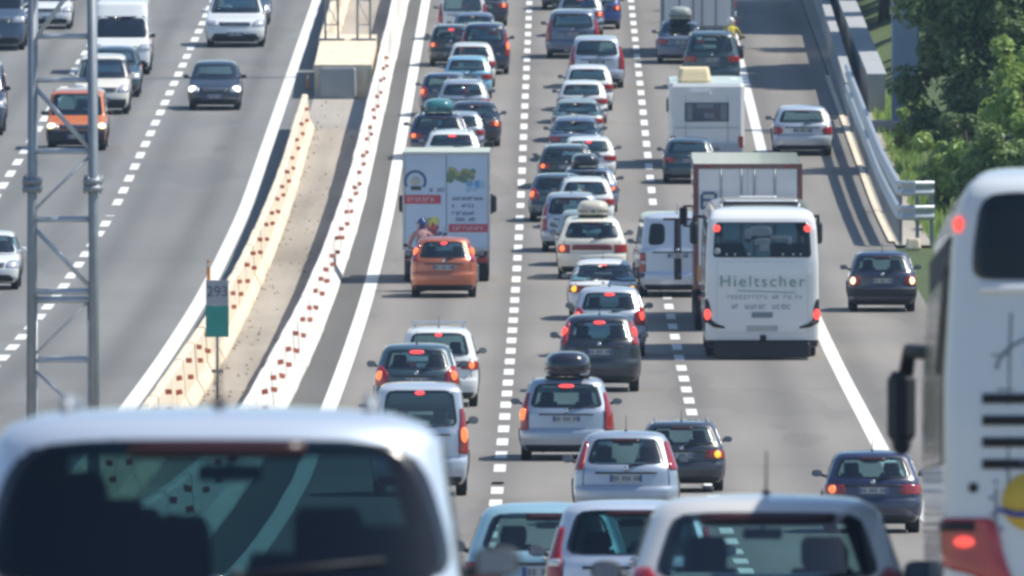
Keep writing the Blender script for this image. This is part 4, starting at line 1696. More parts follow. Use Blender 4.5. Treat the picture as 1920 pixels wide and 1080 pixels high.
def big_truck(rear='letters', L=9.6, col='white', W=2.5, H=3.86, box='white'):
    r = empty_at('lorry')
    z0 = .98
    y0 = -L / 2
    bl = L - 2.2
    MB().box((0, y0 + bl / 2, (z0 + H) / 2), (W, bl, H - z0), bev=.04).build('cargo_box', paint(box), r)
    Y = y0 - .012
    fm = paint('brown_red') if rear == 'letters' else GALV_D
    fr = MB()
    for sg in (-1, 1):
        fr.box((sg * (W / 2 - .055), Y, (z0 + H) / 2), (.13, .04, H - z0 + .012), bev=.01)
    fr.box((0, Y - .001, H - .05), (W - .192, .04, .11), bev=.01)
    fr.box((0, Y - .001, z0 + .04), (W - .192, .04, .10), bev=.01)
    fr.build('rear_frame', fm, r)
    for sg in (-1, 1):
        d = MB().box((sg * (W - .2) / 4, Y + .002, (z0 + H) / 2 - .01), ((W - .2) / 2 - .015, .03, H - z0 - .22), bev=.01).build('rear_door', paint('bus_white'), r)
        mb = MB()
        for x in (.15, .62):
            mb.tube([(sg * x, Y - .035, z0 + .1), (sg * x, Y - .035, H - .12)], .022, 0, 6)
        mb.box((sg * .38, Y - .03, z0 + 1.1), (.34, .03, .05))
        mb.build('locking_bar', GALV_D, d)
        if rear == 'letters':
            mb = MB(); mb.box((sg * (W / 2 - .13), Y - .022, z0 + .35), (.09, .02, .36)); mb.build('warning_board', plain('warning_orange', (.55, .28, .12), .5), r)
    if rear == 'letters':
        navy = plain('letter_navy', (.07, .13, .23), .5)
        mb = MB()
        for cx, cz, w, h in ((-.90, 3.03, .32, .38), (.18, 2.86, .26, .3), (.55, 2.86, .26, .3)):
            t = .065
            mb.box((cx - w / 2, Y - .03, cz - .04), (t, .02, h * .9))
            mb.box((cx, Y - .03, cz + h * .42), (w * .9, .02, t))
            mb.box((cx, Y - .03, cz), (w * .9, .02, t))
            mb.box((cx, Y - .03, cz - h * .48), (w * .9, .02, t))
            mb.box((cx + w / 2, Y - .03, cz + h * .2), (t, .02, h * .4))
        mb.build('lettering', navy, r)
        mb = MB(); [mb.ell((sg * .9, Y - .02, H - .05), (.06, .02, .03)) for sg in (-1, 1)]; mb.build('marker_lamp', LRED, r)
    else:
        mb = MB()
        for k in range(9):
            mb.box((W / 2 + .02, y0 + .4 + .0, z0 + .2 + k * .3), (.10, .4, .15), k % 2)
        mb.build('striped_marker', [plain('marker_red', (.40, .03, .05), .5), paint('white')], r)
    ch = MB()
    ch.box((0, 0, .80), (.9, L - .5, .26))
    ch.box((0, y0 + .14, .50), (W * .93, .12, .15), bev=.02)
    for sg in (-1, 1):
        ch.box((sg * .8, y0 + .12, .72), (.07, .08, .4))
        ch.box((sg * .98, y0 + .35, .55), (.42, .03, .46))
        ch.box((sg * 1.1, -.6, .62), (.06, 2.8, .42))
    ch.build('chassis', TRIM, r)
    for sg in (-1, 1):
        tail_cluster(r, sg * .95, y0 + .05, .78, .36, .13)
        for yw in (y0 + 1.2, y0 + 2.45, y0 + L - 1.35):
            for dx in ((0, .3) if yw < 0 else (0,)):
                add_wheel(r, sg * (W / 2 - .16 - dx), yw, .48, .27)
    MB().box((0, y0 + .06, .66), (.52, .03, .11)).build('number_plate', PLATE, r)
    b, _ = cab(r, y0 + L - 1.0, 2.45, 3.0, col, 1.7)
    return r, dict(L=L, W=W, H=H)


def coach(near=False):
    r = empty_at('coach')
    L, W, H = 12.2, 2.52, 3.48
    sp = dict(L=L, W=W, H=H, belt=1.5, zt=3.0, z0=.30, cr=.20, n=4.2, boot=0,
              rear=[(.3, .10), (.45, .02), (.9, 0), (2.0, .02), (2.3, .04), (3.0, .13), (3.25, .22), (3.38, .36), (3.46, .65), (3.48, 1.1)],
              front=[(.3, .1), (.6, 0), (1.2, .05), (2.5, .35), (3.2, .7), (3.38, 1.0), (3.48, 1.7)],
              hw=[(.3, .97), (.6, 1), (2.2, 1), (3.0, .965), (3.2, .94), (3.36, .89), (3.44, .82), (3.48, .68)])
    sh = Shell(sp, True)
    R_ = lambda q, z: sh.end(-1, q, z)
    F_ = lambda q, z: sh.end(1, q, z)
    if near:
        wz0, wz1, wx = 2.81, 3.31, .90
    else:
        wz0, wz1, wx = 2.36, 3.16, .875
    rw = wrows(wz0, wz1, sh.q(wx), sh.q(wx), n=12, p=9)
    if near:
        sp['rear'] = [(.3, .10), (.45, .02), (.9, 0), (2.0, .02), (2.3, .04), (3.3, .10), (3.38, .16), (3.43, .30), (3.46, .65), (3.48, 1.1)]
    if not near:
        rw = wrows(wz0, wz1, sh.q(wx), sh.q(wx - .01), n=12, p=14)
    fw = wrows(1.25, 3.1, sh.q(.93), sh.q(.90), n=10, p=10)
    cut = (lambda k, a, z, s: (k == 'r' and in_rows(rw, a, z)) or (k == 'f' and in_rows(fw, a, z)))
    V, Fc = sh.body([cut], (-L / 2 + 3.0, L / 2 - 2.8), .56, .50)
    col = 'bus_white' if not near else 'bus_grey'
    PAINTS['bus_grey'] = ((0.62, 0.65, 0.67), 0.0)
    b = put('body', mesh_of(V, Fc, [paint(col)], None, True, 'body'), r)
    MB().box((0, 0, .5), (W * .8, L * .9, .35)).build('underbody', TRIM, r)
    # saloon: seats and racks
    mb = MB()
    for i in range(12):
        for sx in (-.78, .78):
            mb.box((sx, -L / 2 + 1.0 + i * .85, 1.85), (.95, .12, 1.15), bev=.05)
    for sx in (-1.05, 1.05):
        mb.box((sx, 0, 2.95), (.35, L * .85, .25))
    mb.box((0, 0, 1.25), (W * .93, L * .92, .08))
    mb.build('saloon_seats', SEAT, r)
    mb = MB(); sh.patch(mb, R_, rw, 18, .01, 0, 1, .03)
    g = put('rear_window', mb.mesh(GLASS_DARK if near else glass('coach_glass', (.20, .27, .33), .05), FRIT, name='rear_window'), r)
    if near:
        V2 = MB().box((0, -L / 2 + .7, 2.6), (2.1, .06, 1.3)); V2.build('rear_blind', SEAT, r)
    mb = MB(); sh.patch(mb, F_, fw, 16, .01, 0, 1, .03)
    put('windscreen', mb.mesh(GLASS, FRIT, name='windscreen'), r)
    for sg in (-1, 1):
        for i in range(6):
            y0 = -L / 2 + .75 + i * 1.78
            mb = MB(); sh.patch(mb, lambda a, z: sh.flank(sg, a, z), flank_rows(1.75, 2.85, y0, y0 + 1.7, y0, y0 + 1.7), 6, .012, 0, 1, .02)
            put('side_window', mb.mesh(plain('dark_glass', (.02, .03, .04), .08, coat=.6), FRIT, name='side_window'), r)
        for yw in (-L / 2 + 3.0, L / 2 - 2.8):
            add_wheel(r, sg * (W / 2 - .17), yw, .50, .28)
        # door and locker lines on the flank
        mb = MB()
        for i in range(7):
            y = -L / 2 + .6 + i * 1.6
            sh.patch(mb, lambda a, z: sh.flank(sg, a, z), [(.5, y, y + .015), (1.35, y, y + .015)], 1, .004, 0, None, .01)
        sh.patch(mb, lambda a, z: sh.flank(sg, a, z), [(1.36, -L / 2 + .4, L / 2 - .5), (1.375, -L / 2 + .4, L / 2 - .5)], 12, .004, 0, None, .01)
        put('locker_line', mb.mesh(DOORLINE, name='locker_line'), r)
        # hanging mirrors at the front corners
        mb = MB()
        x = sg * (W / 2 + (.13 if near else .16))
        if near:
            mb.box((x, L / 2 - .1, 2.16), (.18, .12, .46), bev=.06)
            mb.ell((x + sg * .0, L / 2 - .1, 1.93), (.062, .05, .08))
            mb.tube([(sg * (W / 2 - .12), L / 2 - .5, 2.50), (x - sg * .05, L / 2 - .12, 2.52), (x - sg * .03, L / 2 - .1, 2.38)], .05)
        else:
            mb.box((x, L / 2 - .1, 2.62), (.20, .14, .52), bev=.06)
            mb.tube([(sg * (W / 2 - .2), L / 2 - .7, 3.0), (x, L / 2 - .12, 3.02), (x, L / 2 - .1, 2.85)], .04)
        put('wing_mirror', mb.mesh(TRIM, name='wing_mirror'), r)
        hx = (sh.q(.66), sh.q(.95))
        mb = MB(); a, c = sorted((hx[0] * sg, hx[1] * sg)); sh.patch(mb, F_, [(.62, a, c), (.85, a, c)], 5, .015); put('headlight', mb.mesh(LWHITE, name='headlight'), r)
    # roof unit
    if not near:
        MB().box((0, -1.2, H + .03), (1.8, 3.0, .18), bev=.06, taper=.94).build('roof_unit', paint('bus_white'), r)
        MB().box((0, 3.2, H + .02), (.9, .9, .12), bev=.04).build('roof_hatch', paint('bus_white'), r)
        mb = MB(); mb.box((0, -2.705, H + .03), (1.7, .03, .11)); mb.build('roof_grille', TRIM, r)
    Y = lambda z: sh.yr(z)
    if not near:
        mb = MB()
        sh.patch(mb, R_, [(.31, sh.q(-1.3), sh.q(1.3)), (.46, sh.q(-1.3), sh.q(1.3))], 20, .012, 0, None, .02)
        mb.box((0, Y(.5) - .02, .24), (W * .86, .25, .34), bev=.05)  # black block reaching low, also stands in for the shade under the coach
        mb.build('bumper', TRIM, r)
        MB().box((0, Y(.3) - .11, .26), (.95, .02, .05)).build('bumper_strip', plain('bumper_light', (.4, .42, .45), .5), r)
        for sg in (-1, 1):
            mb = MB()
            q0, q1 = sorted((sh.q(.90) * sg, sh.q(1.06) * sg))
            qa = sh.q(.97) * sg
            sh.patch(mb, R_, [(.86, q0, q1), (.98, q0, q1), (1.12, q0, q1), (1.30, *sorted((sh.q(.93) * sg, sh.q(1.05) * sg))), (1.40, *sorted((sh.q(.96) * sg, sh.q(1.03) * sg)))], 6, .012)
            mb.tube([R_(sh.q(.94) * sg, .90) + Vector((0, -.01, 0)), R_(sh.q(.84) * sg, .80) + Vector((0, -.01, 0)), R_(sh.q(.66) * sg, .75) + Vector((0, -.01, 0))], [.06, .05, .02], 0, 8)
            o = mb.build('lamp_surround', TRIM, r)
            mb = MB(); mb.ell(R_(sh.q(.965) * sg, 1.05) + Vector((0, -.03, 0)), (.085, .05, .13)); mb.build('tail_lamp', LRED_ON, o)
            mb = MB(); mb.ell(R_(sh.q(.83) * sg, 3.02) + Vector((0, -.02, 0)), (.085, .03, .085)); mb.build('brake_lamp', LRED_ON, g)
        cl = plain('window_sticker', (.40, .44, .46), .5)
        mb = MB()
        rn = random.Random(4)
        for i in range(6):
            mb.box(R_(-.25 + i * .11, wz0 + .07) + Vector((0, -.02, 0)), (.045, .01, .05))
        mb.ell(R_(sh.q(-.80), wz0 + .14) + Vector((0, -.02, 0)), (.07, .012, .07))
        mb.build('sticker', cl, g)
        # light seen through the windscreen, painted on the glass: a figure with an arm
        mb = MB()
        for x, z, w, h in ((-.05, 2.92, .52, .30), (-.32, 2.86, .16, .30), (.0, 2.70, .36, .20), (.04, 2.56, .22, .16), (.42, 2.80, .50, .10), (.62, 2.72, .10, .14)):
            mb.ell(R_(sh.q(x / 1.25), z) + Vector((0, -.012, 0)), (w / 2, .008, h / 2), p=.6, nu=16, nv=8)
        mb.build('painted_see_through', plain('painted_see_through', (.16, .21, .25), .5, var=.35, scale=5), g)
        lettering(r, 'Hieltscher', .37, (0, Y(1.80) - .012, 1.80), GRN, .006, sx=1.0, space=1.22)
        mb = MB()
        k = 14
        pts = [(-.55 + 1.3 * i / k, Y(1.57) - .012, 1.575 + .02 * math.cos(i / k * 3.1)) for i in range(k + 1)]
        mb.tube(pts, .009, 0, 5)
        mb.build('underline', GRN, r)
        mb = MB(); rnd_marks(mb, -.85, .88, Y(1.44) - .008, 1.45, .09, 8, 0, .85)
        rnd_marks(mb, -.68, -.5, Y(1.2) - .008, 1.24, .10, 11, 0, 1)
        rnd_marks(mb, -.38, .06, Y(1.2) - .008, 1.23, .11, 13, 0, 1)
        rnd_marks(mb, .22, .60, Y(1.2) - .008, 1.23, .11, 12, 0, 1)
        mb.build('lettering', plain('printed_grey', (.38, .44, .50), .5), r)
        MB().box((0, Y(1.03) - .01, 1.04), (.46, .03, .12), bev=.01).build('number_plate', plain('plate_painted_shade', (.20, .23, .28), .5), r)  # plate colour darkened to stand in for shade on the coach back
        MB().box((.02, Y(.52) - .02, .52), (.14, .04, .12), bev=.02).build('tow_cover', TRIM, r)
        ln = MB()
        for pts in ([(-1.0, 2.26), (1.0, 2.26)], [(-1.0, 2.26), (-1.02, .62)], [(1.0, 2.26), (1.02, .62)], [(-1.02, .62), (1.02, .62)], [(-1.16, .88), (-1.02, .88)], [(1.16, .88), (1.02, .88)]):
            k = 8
            ln.tube([R_(sh.q((pts[0][0] + (pts[1][0] - pts[0][0]) * i / k) / 1.26), pts[0][1] + (pts[1][1] - pts[0][1]) * i / k) + Vector((0, -.0005, 0)) for i in range(k + 1)], .0035, 0, 5)
        ln.build('hatch_seam', plain('seam_grey', (.30, .32, .34), .7), r)
        vt = MB()
        for i in range(4):
            vt.box((.0, Y(.74) - .004, .68 + .035 * i), (.7, .012, .014))
        vt.build('vent_slot', plain('vent_grey', (.25, .27, .29), .6), r)
    else:
        mb = MB()
        mb.tube([R_(q, wz0 - .05) + Vector((0, -.01, 0)) for q in [sh.q(-.86 + 1.72 * i / 16) for i in range(17)]], .028, 0, 8)
        mb.build('window_sill', paint('bus_white'), r)
        sl = MB()
        for z in (2.13, 2.005, 1.88, 1.755):
            sh.patch(sl, R_, [(z - .028, sh.q(-.83), sh.q(.83)), (z + .028, sh.q(-.83), sh.q(.83))], 14, .012, 0, None, .02)
        sl.build('cooling_louvre', plain('louvre_black', (.008, .009, .012), .7), r)
        ln = MB()
        for pts in ([(-1.0, 2.38), (-.90, 2.38), (-.90, 1.62)], [(-.90, 2.62), (-.90, 2.38)], [(-.97, 1.62), (-.97, .6)], [(-.96, 2.18), (.96, 2.18)]):
            ln.tube([R_(sh.q(x / 1.26), z) + Vector((0, -.002, 0)) for x, z in pts], .006, 0, 5)
        ln.build('panel_line', DOORLINE, r)
        dr = MB()
        pts = []
        for i in range(16):
            a = math.pi * (1.0 - .62 * i / 15)
            pts.append(R_(sh.q((-.55 + .42 * math.cos(a)) / 1.26), 2.30 + .22 * math.sin(a)) + Vector((0, -.004, 0)))
        dr.tube(pts, .009, 0, 5)
        for i in range(5):
            dr.ell(R_(sh.q((-.78 + .07 * i) / 1.26), 2.33 + .03 * (i % 2)) + Vector((0, -.004, 0)), (.03, .006, .015), nu=8, nv=5)
        dr.build('line_drawing', plain('drawing_grey', (.14, .18, .22), .6), r)
        c = R_(sh.q(-.765 / 1.26), 1.54) + Vector((0, -.006, 0))
        s = MB(); s.lathe([(.17, .012), (.17, -.006), (.001, -.007)], 'Y', c, 36); s.build('sun_emblem', plain('sun_yellow', (.62, .42, .05), .5), r)
        w = MB(); w.tube([c + Vector((x, -.014, -.06 + .016 * math.sin(x * 22))) for x in [-.20 + .4 * i / 24 for i in range(25)]], [.011 + .008 * math.sin(i / 24 * 3.14) for i in range(25)], 0, 6); w.build('wave_emblem', plain('wave_blue', (.04, .06, .32), .5), r)
        for k in range(7):
            a = math.pi * (.45 + .13 * k)
            MB().ell(c + Vector((math.cos(a) * .235, 0, math.sin(a) * .235)), (.012, .006, .012), nu=8, nv=5).build('ray_dot', plain('ray_violet', (.12, .12, .30), .5), r)
        MB().ell(R_(sh.q(-.87), 1.62), (.03, .03, .03)).build('lock_knob', TRIM, r)
        for sg in (-1, 1):
            mb = MB()
            ro = []
            for z, a, b_ in ((.95, .66, .80), (1.03, .70, .86), (1.10, .72, 1.0), (1.18, .74, 1.06), (1.26, .75, 1.06), (1.34, .77, 1.03), (1.365, .80, 1.0)):
                q0, q1 = sorted((sh.q(a) * sg, sh.q(b_) * sg))
                ro.append((z + .08, q0, q1))
            sh.patch(mb, R_, ro, 10, .02)
            o = mb.build('tail_lamp', plain('bus_red_lens', (.42, .02, .02), .12, coat=.7, var=.35, scale=9), r)
            mb = MB(); q0, q1 = sorted((sh.q(.86) * sg, sh.q(1.03) * sg)); sh.patch(mb, R_, [(1.37, q0, q1), (1.425, q0, q1)], 5, .03); mb.build('smoked_lens', TRIM, o)
            mb = MB(); mb.ell(R_(sh.q(.90) * sg, 1.31) + Vector((0, -.01, 0)), (.075, .025, .035)); mb.build('lit_lens', LRED_ON, o)
            mb = MB(); mb.ell(R_(sh.q(.985) * sg, 3.13) + Vector((0, -.01, 0)), (.035, .028, .048)); mb.build('marker_lamp', LRED_ON, r)
            mb = MB()
            mb.tube([sh.flank(sg, -L / 2 + .12, 3.07) + Vector((sg * .004, 0, 0)), sh.flank(sg, -L / 2 + 1.2, 2.9) + Vector((sg * .004, 0, 0)), sh.flank(sg, -L / 2 + 2.2, 2.3) + Vector((sg * .004, 0, 0))], .03, 0, 6)
            mb.build('rain_channel', TRIM, r)
    return r, dict(L=L, W=W, H=H)


def motorhome():
    r = empty_at('motorhome')
    L, W, H = 6.4, 2.22, 2.50
    y0 = -L / 2
    MB().box((0, y0 + 2.6, (.55 + H) / 2), (W, 5.2, H - .55), bev=.10).build('living_cabin', paint('white'), r)
    MB().box((0, y0 + 4.4, 2.16), (W * .95, 1.9, .70), bev=.2).build('overcab', paint('white'), r)
    Y = y0 - .01
    fr = MB(); fr.box((0, Y, 1.66), (1.30, .03, .56), bev=.04)
    w = fr.build('rear_window', plain('curtained_glass', (.07, .09, .12), .1, coat=.5), r)
    cu = MB()
    for x, wd, zz, hh in ((-.50, .16, 1.66, .46), (.50, .18, 1.66, .46), (-.05, .5, 1.84, .12), (.08, .30, 1.56, .14)):
        cu.box((x, Y - .018, zz), (wd, .01, hh), bev=.004)
    cu.build('curtain', plain('curtain_grey', (.20, .23, .27), .8, var=.4, scale=9), w)
    MB().box((-.18, Y - .03, 2.22), (.62, .06, .10), bev=.02).build('upper_lamp_bar', paint('white'), r)
    pl = MB(); [pl.box((sg * .62, Y, 1.4), (.01, .02, 1.5)) for sg in (-1, 1)]; pl.box((0, Y, 1.2), (W * .86, .02, .012)); pl.build('panel_line', GALV_D, r)
    MB().box((0, y0 + .02, .60), (W * .98, .18, .30), bev=.06).build('bumper', paint('truck_grey'), r)
    for sg in (-1, 1):
        tail_cluster(r, sg * 1.0, Y - .04, .78, .15, .34)
        for yw in (y0 + 1.5, y0 + 5.0):
            add_wheel(r, sg * (W / 2 - .16), yw, .35, .24)
    MB().box((-.35, y0 + 1.9, H + .18), (.98, 2.0, .42), bev=.10, taper=.92).build('roof_box', plain('cream_plastic', (.72, .60, .36), .5), r)
    MB().box((0, y0 + 2.5, .45), (W * .8, 4.8, .25)).build('chassis', TRIM, r)
    MB().box((.25, Y - .05, .62), (.52, .03, .11)).build('number_plate', PLATE, r)
    cab(r, y0 + L - 1.0, 1.7, 1.9, 'white', 1.0)
    return r, dict(L=L, W=W, H=H)


def skin_mesh(nodes, edges, name, mats, sub=2):
    """continuous limbed surface from a jointed skeleton: nodes = [(x,y,z,r)]"""
    me = bpy.data.meshes.new(name)
    me.from_pydata([n[:3] for n in nodes], edges, [])
    o = bpy.data.objects.new(name, me)
    scene.collection.objects.link(o)
    bm = bmesh.new()
    bm.from_mesh(me)
    lay = bm.verts.layers.skin.verify()
    for v, n in zip(bm.verts, nodes):
        v[lay].radius = (n[3], n[3])
        v[lay].use_root = v.index == 0
    bm.to_mesh(me)
    bm.free()
    o.modifiers.new('skin', 'SKIN')
    s = o.modifiers.new('sub', 'SUBSURF')
    s.levels = s.render_levels = sub
    dg_ = bpy.context.evaluated_depsgraph_get()
    out = bpy.data.meshes.new_from_object(o.evaluated_get(dg_))
    out.name = name
    bpy.data.objects.remove(o)
    out.materials.clear()
    for m in mats:
        out.materials.append(m)
    out.polygons.foreach_set('use_smooth', [True] * len(out.polygons))
    return out


def motorcycle(lbl, col, px, py, yaw=0.0, panniers=True):
    r = empty_at('motorcycle')
    for y in (-.75, .72):
        t, m = wheel_meshes(.31, .14)
        o = put('wheel', t, r, (0, y, .31))
        put('rim', m, o)
    b = MB()
    b.box((0, -.35, .82), (.26, .75, .10), bev=.05)
    b.ell((0, .18, .86), (.17, .30, .14))
    b.ell((0, -.72, .74), (.10, .20, .10))
    b.build('seat_and_tank', paint(col), r)
    b = MB()
    b.ell((0, .05, .48), (.17, .28, .22)); b.tube([(0, .68, .32), (0, .42, 1.0)], .045); b.tube([(0, -.75, .31), (0, -.2, .45)], .045)
    b.tube([(.16, -.75, .36), (.17, -.2, .30), (.1, .2, .3)], [.06, .05, .03])
    b.tube([(-.36, .30, 1.08), (0, .42, 1.02), (.36, .30, 1.08)], .016)
    b.build('frame_and_engine', TRIM, r)
    b = MB(); b.box((0, .55, 1.15), (.34, .03, .30), bev=.0, rot=Matrix.Rotation(-.5, 3, 'X')); b.build('windshield', GLASS_DARK, r)
    for sg in (-1, 1):
        MB().box((sg * .42, .36, 1.14), (.13, .05, .08), bev=.02).build('wing_mirror', TRIM, r)
        if panniers:
            MB().box((sg * .31, -.62, .62), (.22, .46, .36), bev=.05).build('pannier', TRIM, r)
    MB().box((0, -.93, .74), (.16, .05, .08), bev=.02).build('tail_lamp', LRED_HOT, r)
    MB().box((0, -.95, .58), (.18, .015, .16)).build('number_plate', PLATE, r)
    s = .98
    seat_on_road(r, dict(L=2.1, W=.9, H=1.4), px, py, scale=s, yaw=yaw)
    tag(r, lbl, 'motorcycle')
    return r


def rider(bike, lbl, jacket, trousers, helmet, skin=(.4, .24, .17)):
    """person seated on a motorcycle, hands on the grips, feet on the pegs; origin = bike origin"""
    root = bpy.data.objects.new('person', None)
    N = [(0, -.28, .98, .145), (0, -.25, 1.14, .135), (0, -.19, 1.32, .15), (0, -.13, 1.46, .12), (0, -.10, 1.54, .055), (0, -.08, 1.60, .05)]
    E_ = [(0, 1), (1, 2), (2, 3), (3, 4), (4, 5)]
    for sg in (-1, 1):
        a = len(N)
        N += [(sg * .19, -.13, 1.44, .07), (sg * .30, .02, 1.24, .052), (sg * .33, .22, 1.12, .040), (sg * .33, .30, 1.09, .030)]
        E_ += [(3, a), (a, a + 1), (a + 1, a + 2), (a + 2, a + 3)]
    body = skin_mesh(N, E_, 'jacket', [plain('jacket_' + lbl[:12].replace(' ', '_'), jacket, .8, var=.3, scale=7)])
    b = put('person', body, None)
    LN = [(0, -.28, .96, .14)]
    LE_ = []
    for sg in (-1, 1):
        a = len(LN)
        LN += [(sg * .13, -.24, .93, .11), (sg * .25, .16, .76, .078), (sg * .25, .02, .48, .058), (sg * .25, -.06, .33, .042), (sg * .26, .10, .29, .038)]
        LE_ += [(0, a), (a, a + 1), (a + 1, a + 2), (a + 2, a + 3), (a + 3, a + 4)]
    put('trousers', skin_mesh(LN, LE_, 'trousers', [plain('trousers_' + lbl[:12].replace(' ', '_'), trousers, .85)]), b)
    h = MB(); h.ell((0, -.05, 1.70), (.125, .145, .15)); h.build('helmet', plain('helmet_' + lbl[:12].replace(' ', '_'), helmet, .15, coat=.8), b)
    v = MB(); v.ell((0, .035, 1.70), (.10, .08, .06)); v.build('visor', TRIM, b)
    f = MB(); f.ell((0, .0, 1.64), (.075, .09, .07)); f.build('face', plain('skin_tone', skin, .6), b)
    glv = plain('glove_leather', (.03, .03, .035), .7)
    for sg in (-1, 1):
        mb = MB()
        x0, y0, z0 = sg * .33, .32, 1.085
        mb.ell((x0, y0, z0 + .015), (.045, .045, .022))
        for k in range(4):                     # four fingers wrapped over the grip
            x = x0 - .033 + k * .022
            mb.tube([(x, y0 + .03, z0 + .022), (x, y0 + .065, z0 + .01), (x, y0 + .062, z0 - .02), (x, y0 + .035, z0 - .028)], [.010, .0095, .009, .007], 0, 6)
        mb.tube([(x0 - sg * .04, y0 + .0, z0 + .005), (x0 - sg * .055, y0 + .03, z0 - .012), (x0 - sg * .045, y0 + .05, z0 - .02)], [.011, .010, .008], 0, 6)
        mb.build('glove', glv, b)
        mb = MB(); mb.ell((sg * .26, .08, .27), (.05, .13, .045)); mb.build('boot', glv, b)
    bpy.data.objects.remove(root)
    b.location = bike.location
    b.rotation_euler = bike.rotation_euler
    b.scale = bike.scale
    tag(b, lbl, 'person')
    return b

# ------------------------------------------------------------------ the traffic
G_IN = 'vehicles queueing in the jammed lanes'
G_OUT = 'oncoming vehicles on the free-flowing side'


def V(typ, col, px, py, w, top, label, cat='car', away=True, yaw=0.0, on='', name=None, scale=None, **o):
    hi = py > 430
    r, sp = car(typ, col, away=away, on_lamps=on, hi=hi, **o)
    seat_on_road(r, sp, px, py, w, top, away, yaw, scale)
    if name:
        r.name = name
    else:
        r.name = {'car': 'car', 'van': 'van', 'estate car': 'estate_car', 'people carrier': 'people_carrier', 'SUV': 'suv'}.get(cat, 'car')
    tag(r, label, cat, G_IN if away else G_OUT)
    return r, sp


def roof_box(px, py, host, mat, w, h, L, label, yoff=0.0, zoff=0.12, xoff=0.0):
    """a luggage box standing on the roof of a car: a thing of its own"""
    r, sp = host
    o = empty_at('roof_box')
    mb = MB()
    prof = [(.0, .86), (.10, .97), (.45, 1.0), (.75, .93), (.93, .74), (1.0, .45)]
    n = 28
    vs = []
    for t, s in prof:
        for k in range(n):
            a = 2 * math.pi * k / n
            cx, sx = math.cos(a), math.sin(a)
            vs.append((math.copysign(abs(cx) ** .55, cx) * w / 2 * s, math.copysign(abs(sx) ** .55, sx) * L / 2 * (s * .5 + .5), t * h))
    fs = [[i * n + k, i * n + (k + 1) % n, (i + 1) * n + (k + 1) % n, (i + 1) * n + k] for i in range(len(prof) - 1) for k in range(n)]
    fs += [list(range(n))[::-1], [(len(prof) - 1) * n + k for k in range(n)]]
    mb.add(vs, fs, 0, True)
    mb.build('shell', mat, o)
    mb = MB()
    mb.box((0, 0, h * .30), (w * 1.005, L * .985, .018), bev=.0)
    mb.box((0, -L / 2 * .98, h * .28), (.10, .03, .05))
    for yy in (-L * .25, L * .25):
        mb.box((0, yy, -.05), (w * .95, .07, .03))
        for sx in (-1, 1):
            mb.box((sx * w * .42, yy, -.075), (.05, .08, .07))
    mb.build('clasp_and_feet', TRIM, o)
    loc = Vector((xoff, sp['yr0'] if 'yr0' in sp else -sp['L'] / 2 + 1.35 + yoff, sp['H'] + .06 + zoff * 0))
    mtx = Matrix.LocRotScale(r.location, r.rotation_euler, r.scale)
    o.location = mtx @ loc
    o.rotation_euler = r.rotation_euler
    o.scale = (r.scale[0],) * 3
    tag(o, label, 'roof box')
    return o


# -- left lane of the queue, far to near
V('sedan', 'dark_grey', 908, 50, 88, -26, 'dark car with red lamp at the very top, right of the white van', on='r')
V('minivan', 'white', 867, 76, 92, -6, 'white van at the top of the left queue lane beside the edge line', 'van')
V('sedan', 'grey_blue', 890, 100, 88, 24, 'grey-blue saloon in the left lane, directly behind the white van')
V('wagon', 'dark_green', 846, 126, 66, 46, 'dark green estate with red lamps hugging the left edge line', 'estate car', on='lb')
V('mpv', 'navy', 909, 141, 92, 41, 'dark navy people carrier with both tail lamps lit, left queue lane', 'people carrier', on='lr')
V('hatch', 'beige_silver', 884, 165, 90, 80, 'beige-silver hatchback just ahead of the light blue car')
V('hatch', 'light_blue', 877, 187, 92, 105, 'light blue hatchback in the left lane')
V('clio', 'dark_blue', 833, 220, 92, 137, 'dark blue hatchback half hidden, just left behind the light blue car', on='l')
V('wagon', 'silver', 869, 236, 98, 150, 'silver estate with wide dark rear window, left lane', 'estate car')
V('sedan', 'black', 889, 277, 100, 191, 'black saloon with one bright glint on its right shoulder', on='r')
V('hatch', 'silver', 862, 291, 92, 210, 'small silver car squeezed right of the car with the teal roof box')
h = V('wagon', 'navy', 822, 301, 112, 214, 'navy estate carrying a teal roof box, left lane', 'estate car', on='l')
roof_box(0, 0, h, plain('teal_plastic', (.03, .17, .19), .35, coat=.4), .86, .36, 1.7, 'teal roof box on the navy estate in the left lane')
V('wagon', 'white', 848, 331, 108, 245, 'white estate just ahead of the box truck with printed doors', 'estate car', on='b')

t, sp = advert_van()
seat_on_road(t, sp, 837, 532, None, None, scale=1.0)
tag(t, 'white box truck with pale blue printed back, ahead of the orange car', 'truck', G_IN)
mc = motorcycle('motorcycle squeezing past left of the orange car', 'dark_grey', 789, 551, yaw=.02)
rider(mc, 'rider in blue helmet and dusky pink jacket beside the orange car', (.36, .20, .20), (.06, .065, .08), (.02, .03, .16))
V('punto', 'rust_orange', 832, 563, 124, 447, 'metallic orange hatchback with lit brake lamps behind the box truck', on='lrb', lit_mat=LORA_ON, bw=.07)
V('suv', 'white', 822, 763, 150, 612, 'white SUV with silver roof bars, ahead of the dark blue-grey hatchback', 'SUV', on='rb', bars=True, rails=False, bw=.07)
V('clio', 'teal_grey', 781, 787, 158, 643, 'dark blue-grey hatchback with orange tail lamps between white SUV and silver van', on='lrb', bw=.12)
V('minivan', 'light_silver', 787, 932, 180, 717, 'silver minivan with tall red lamps, nearest in the left lane before the big SUV', 'van', on='rb', bw=.05, lit_mat=LORA_ON)

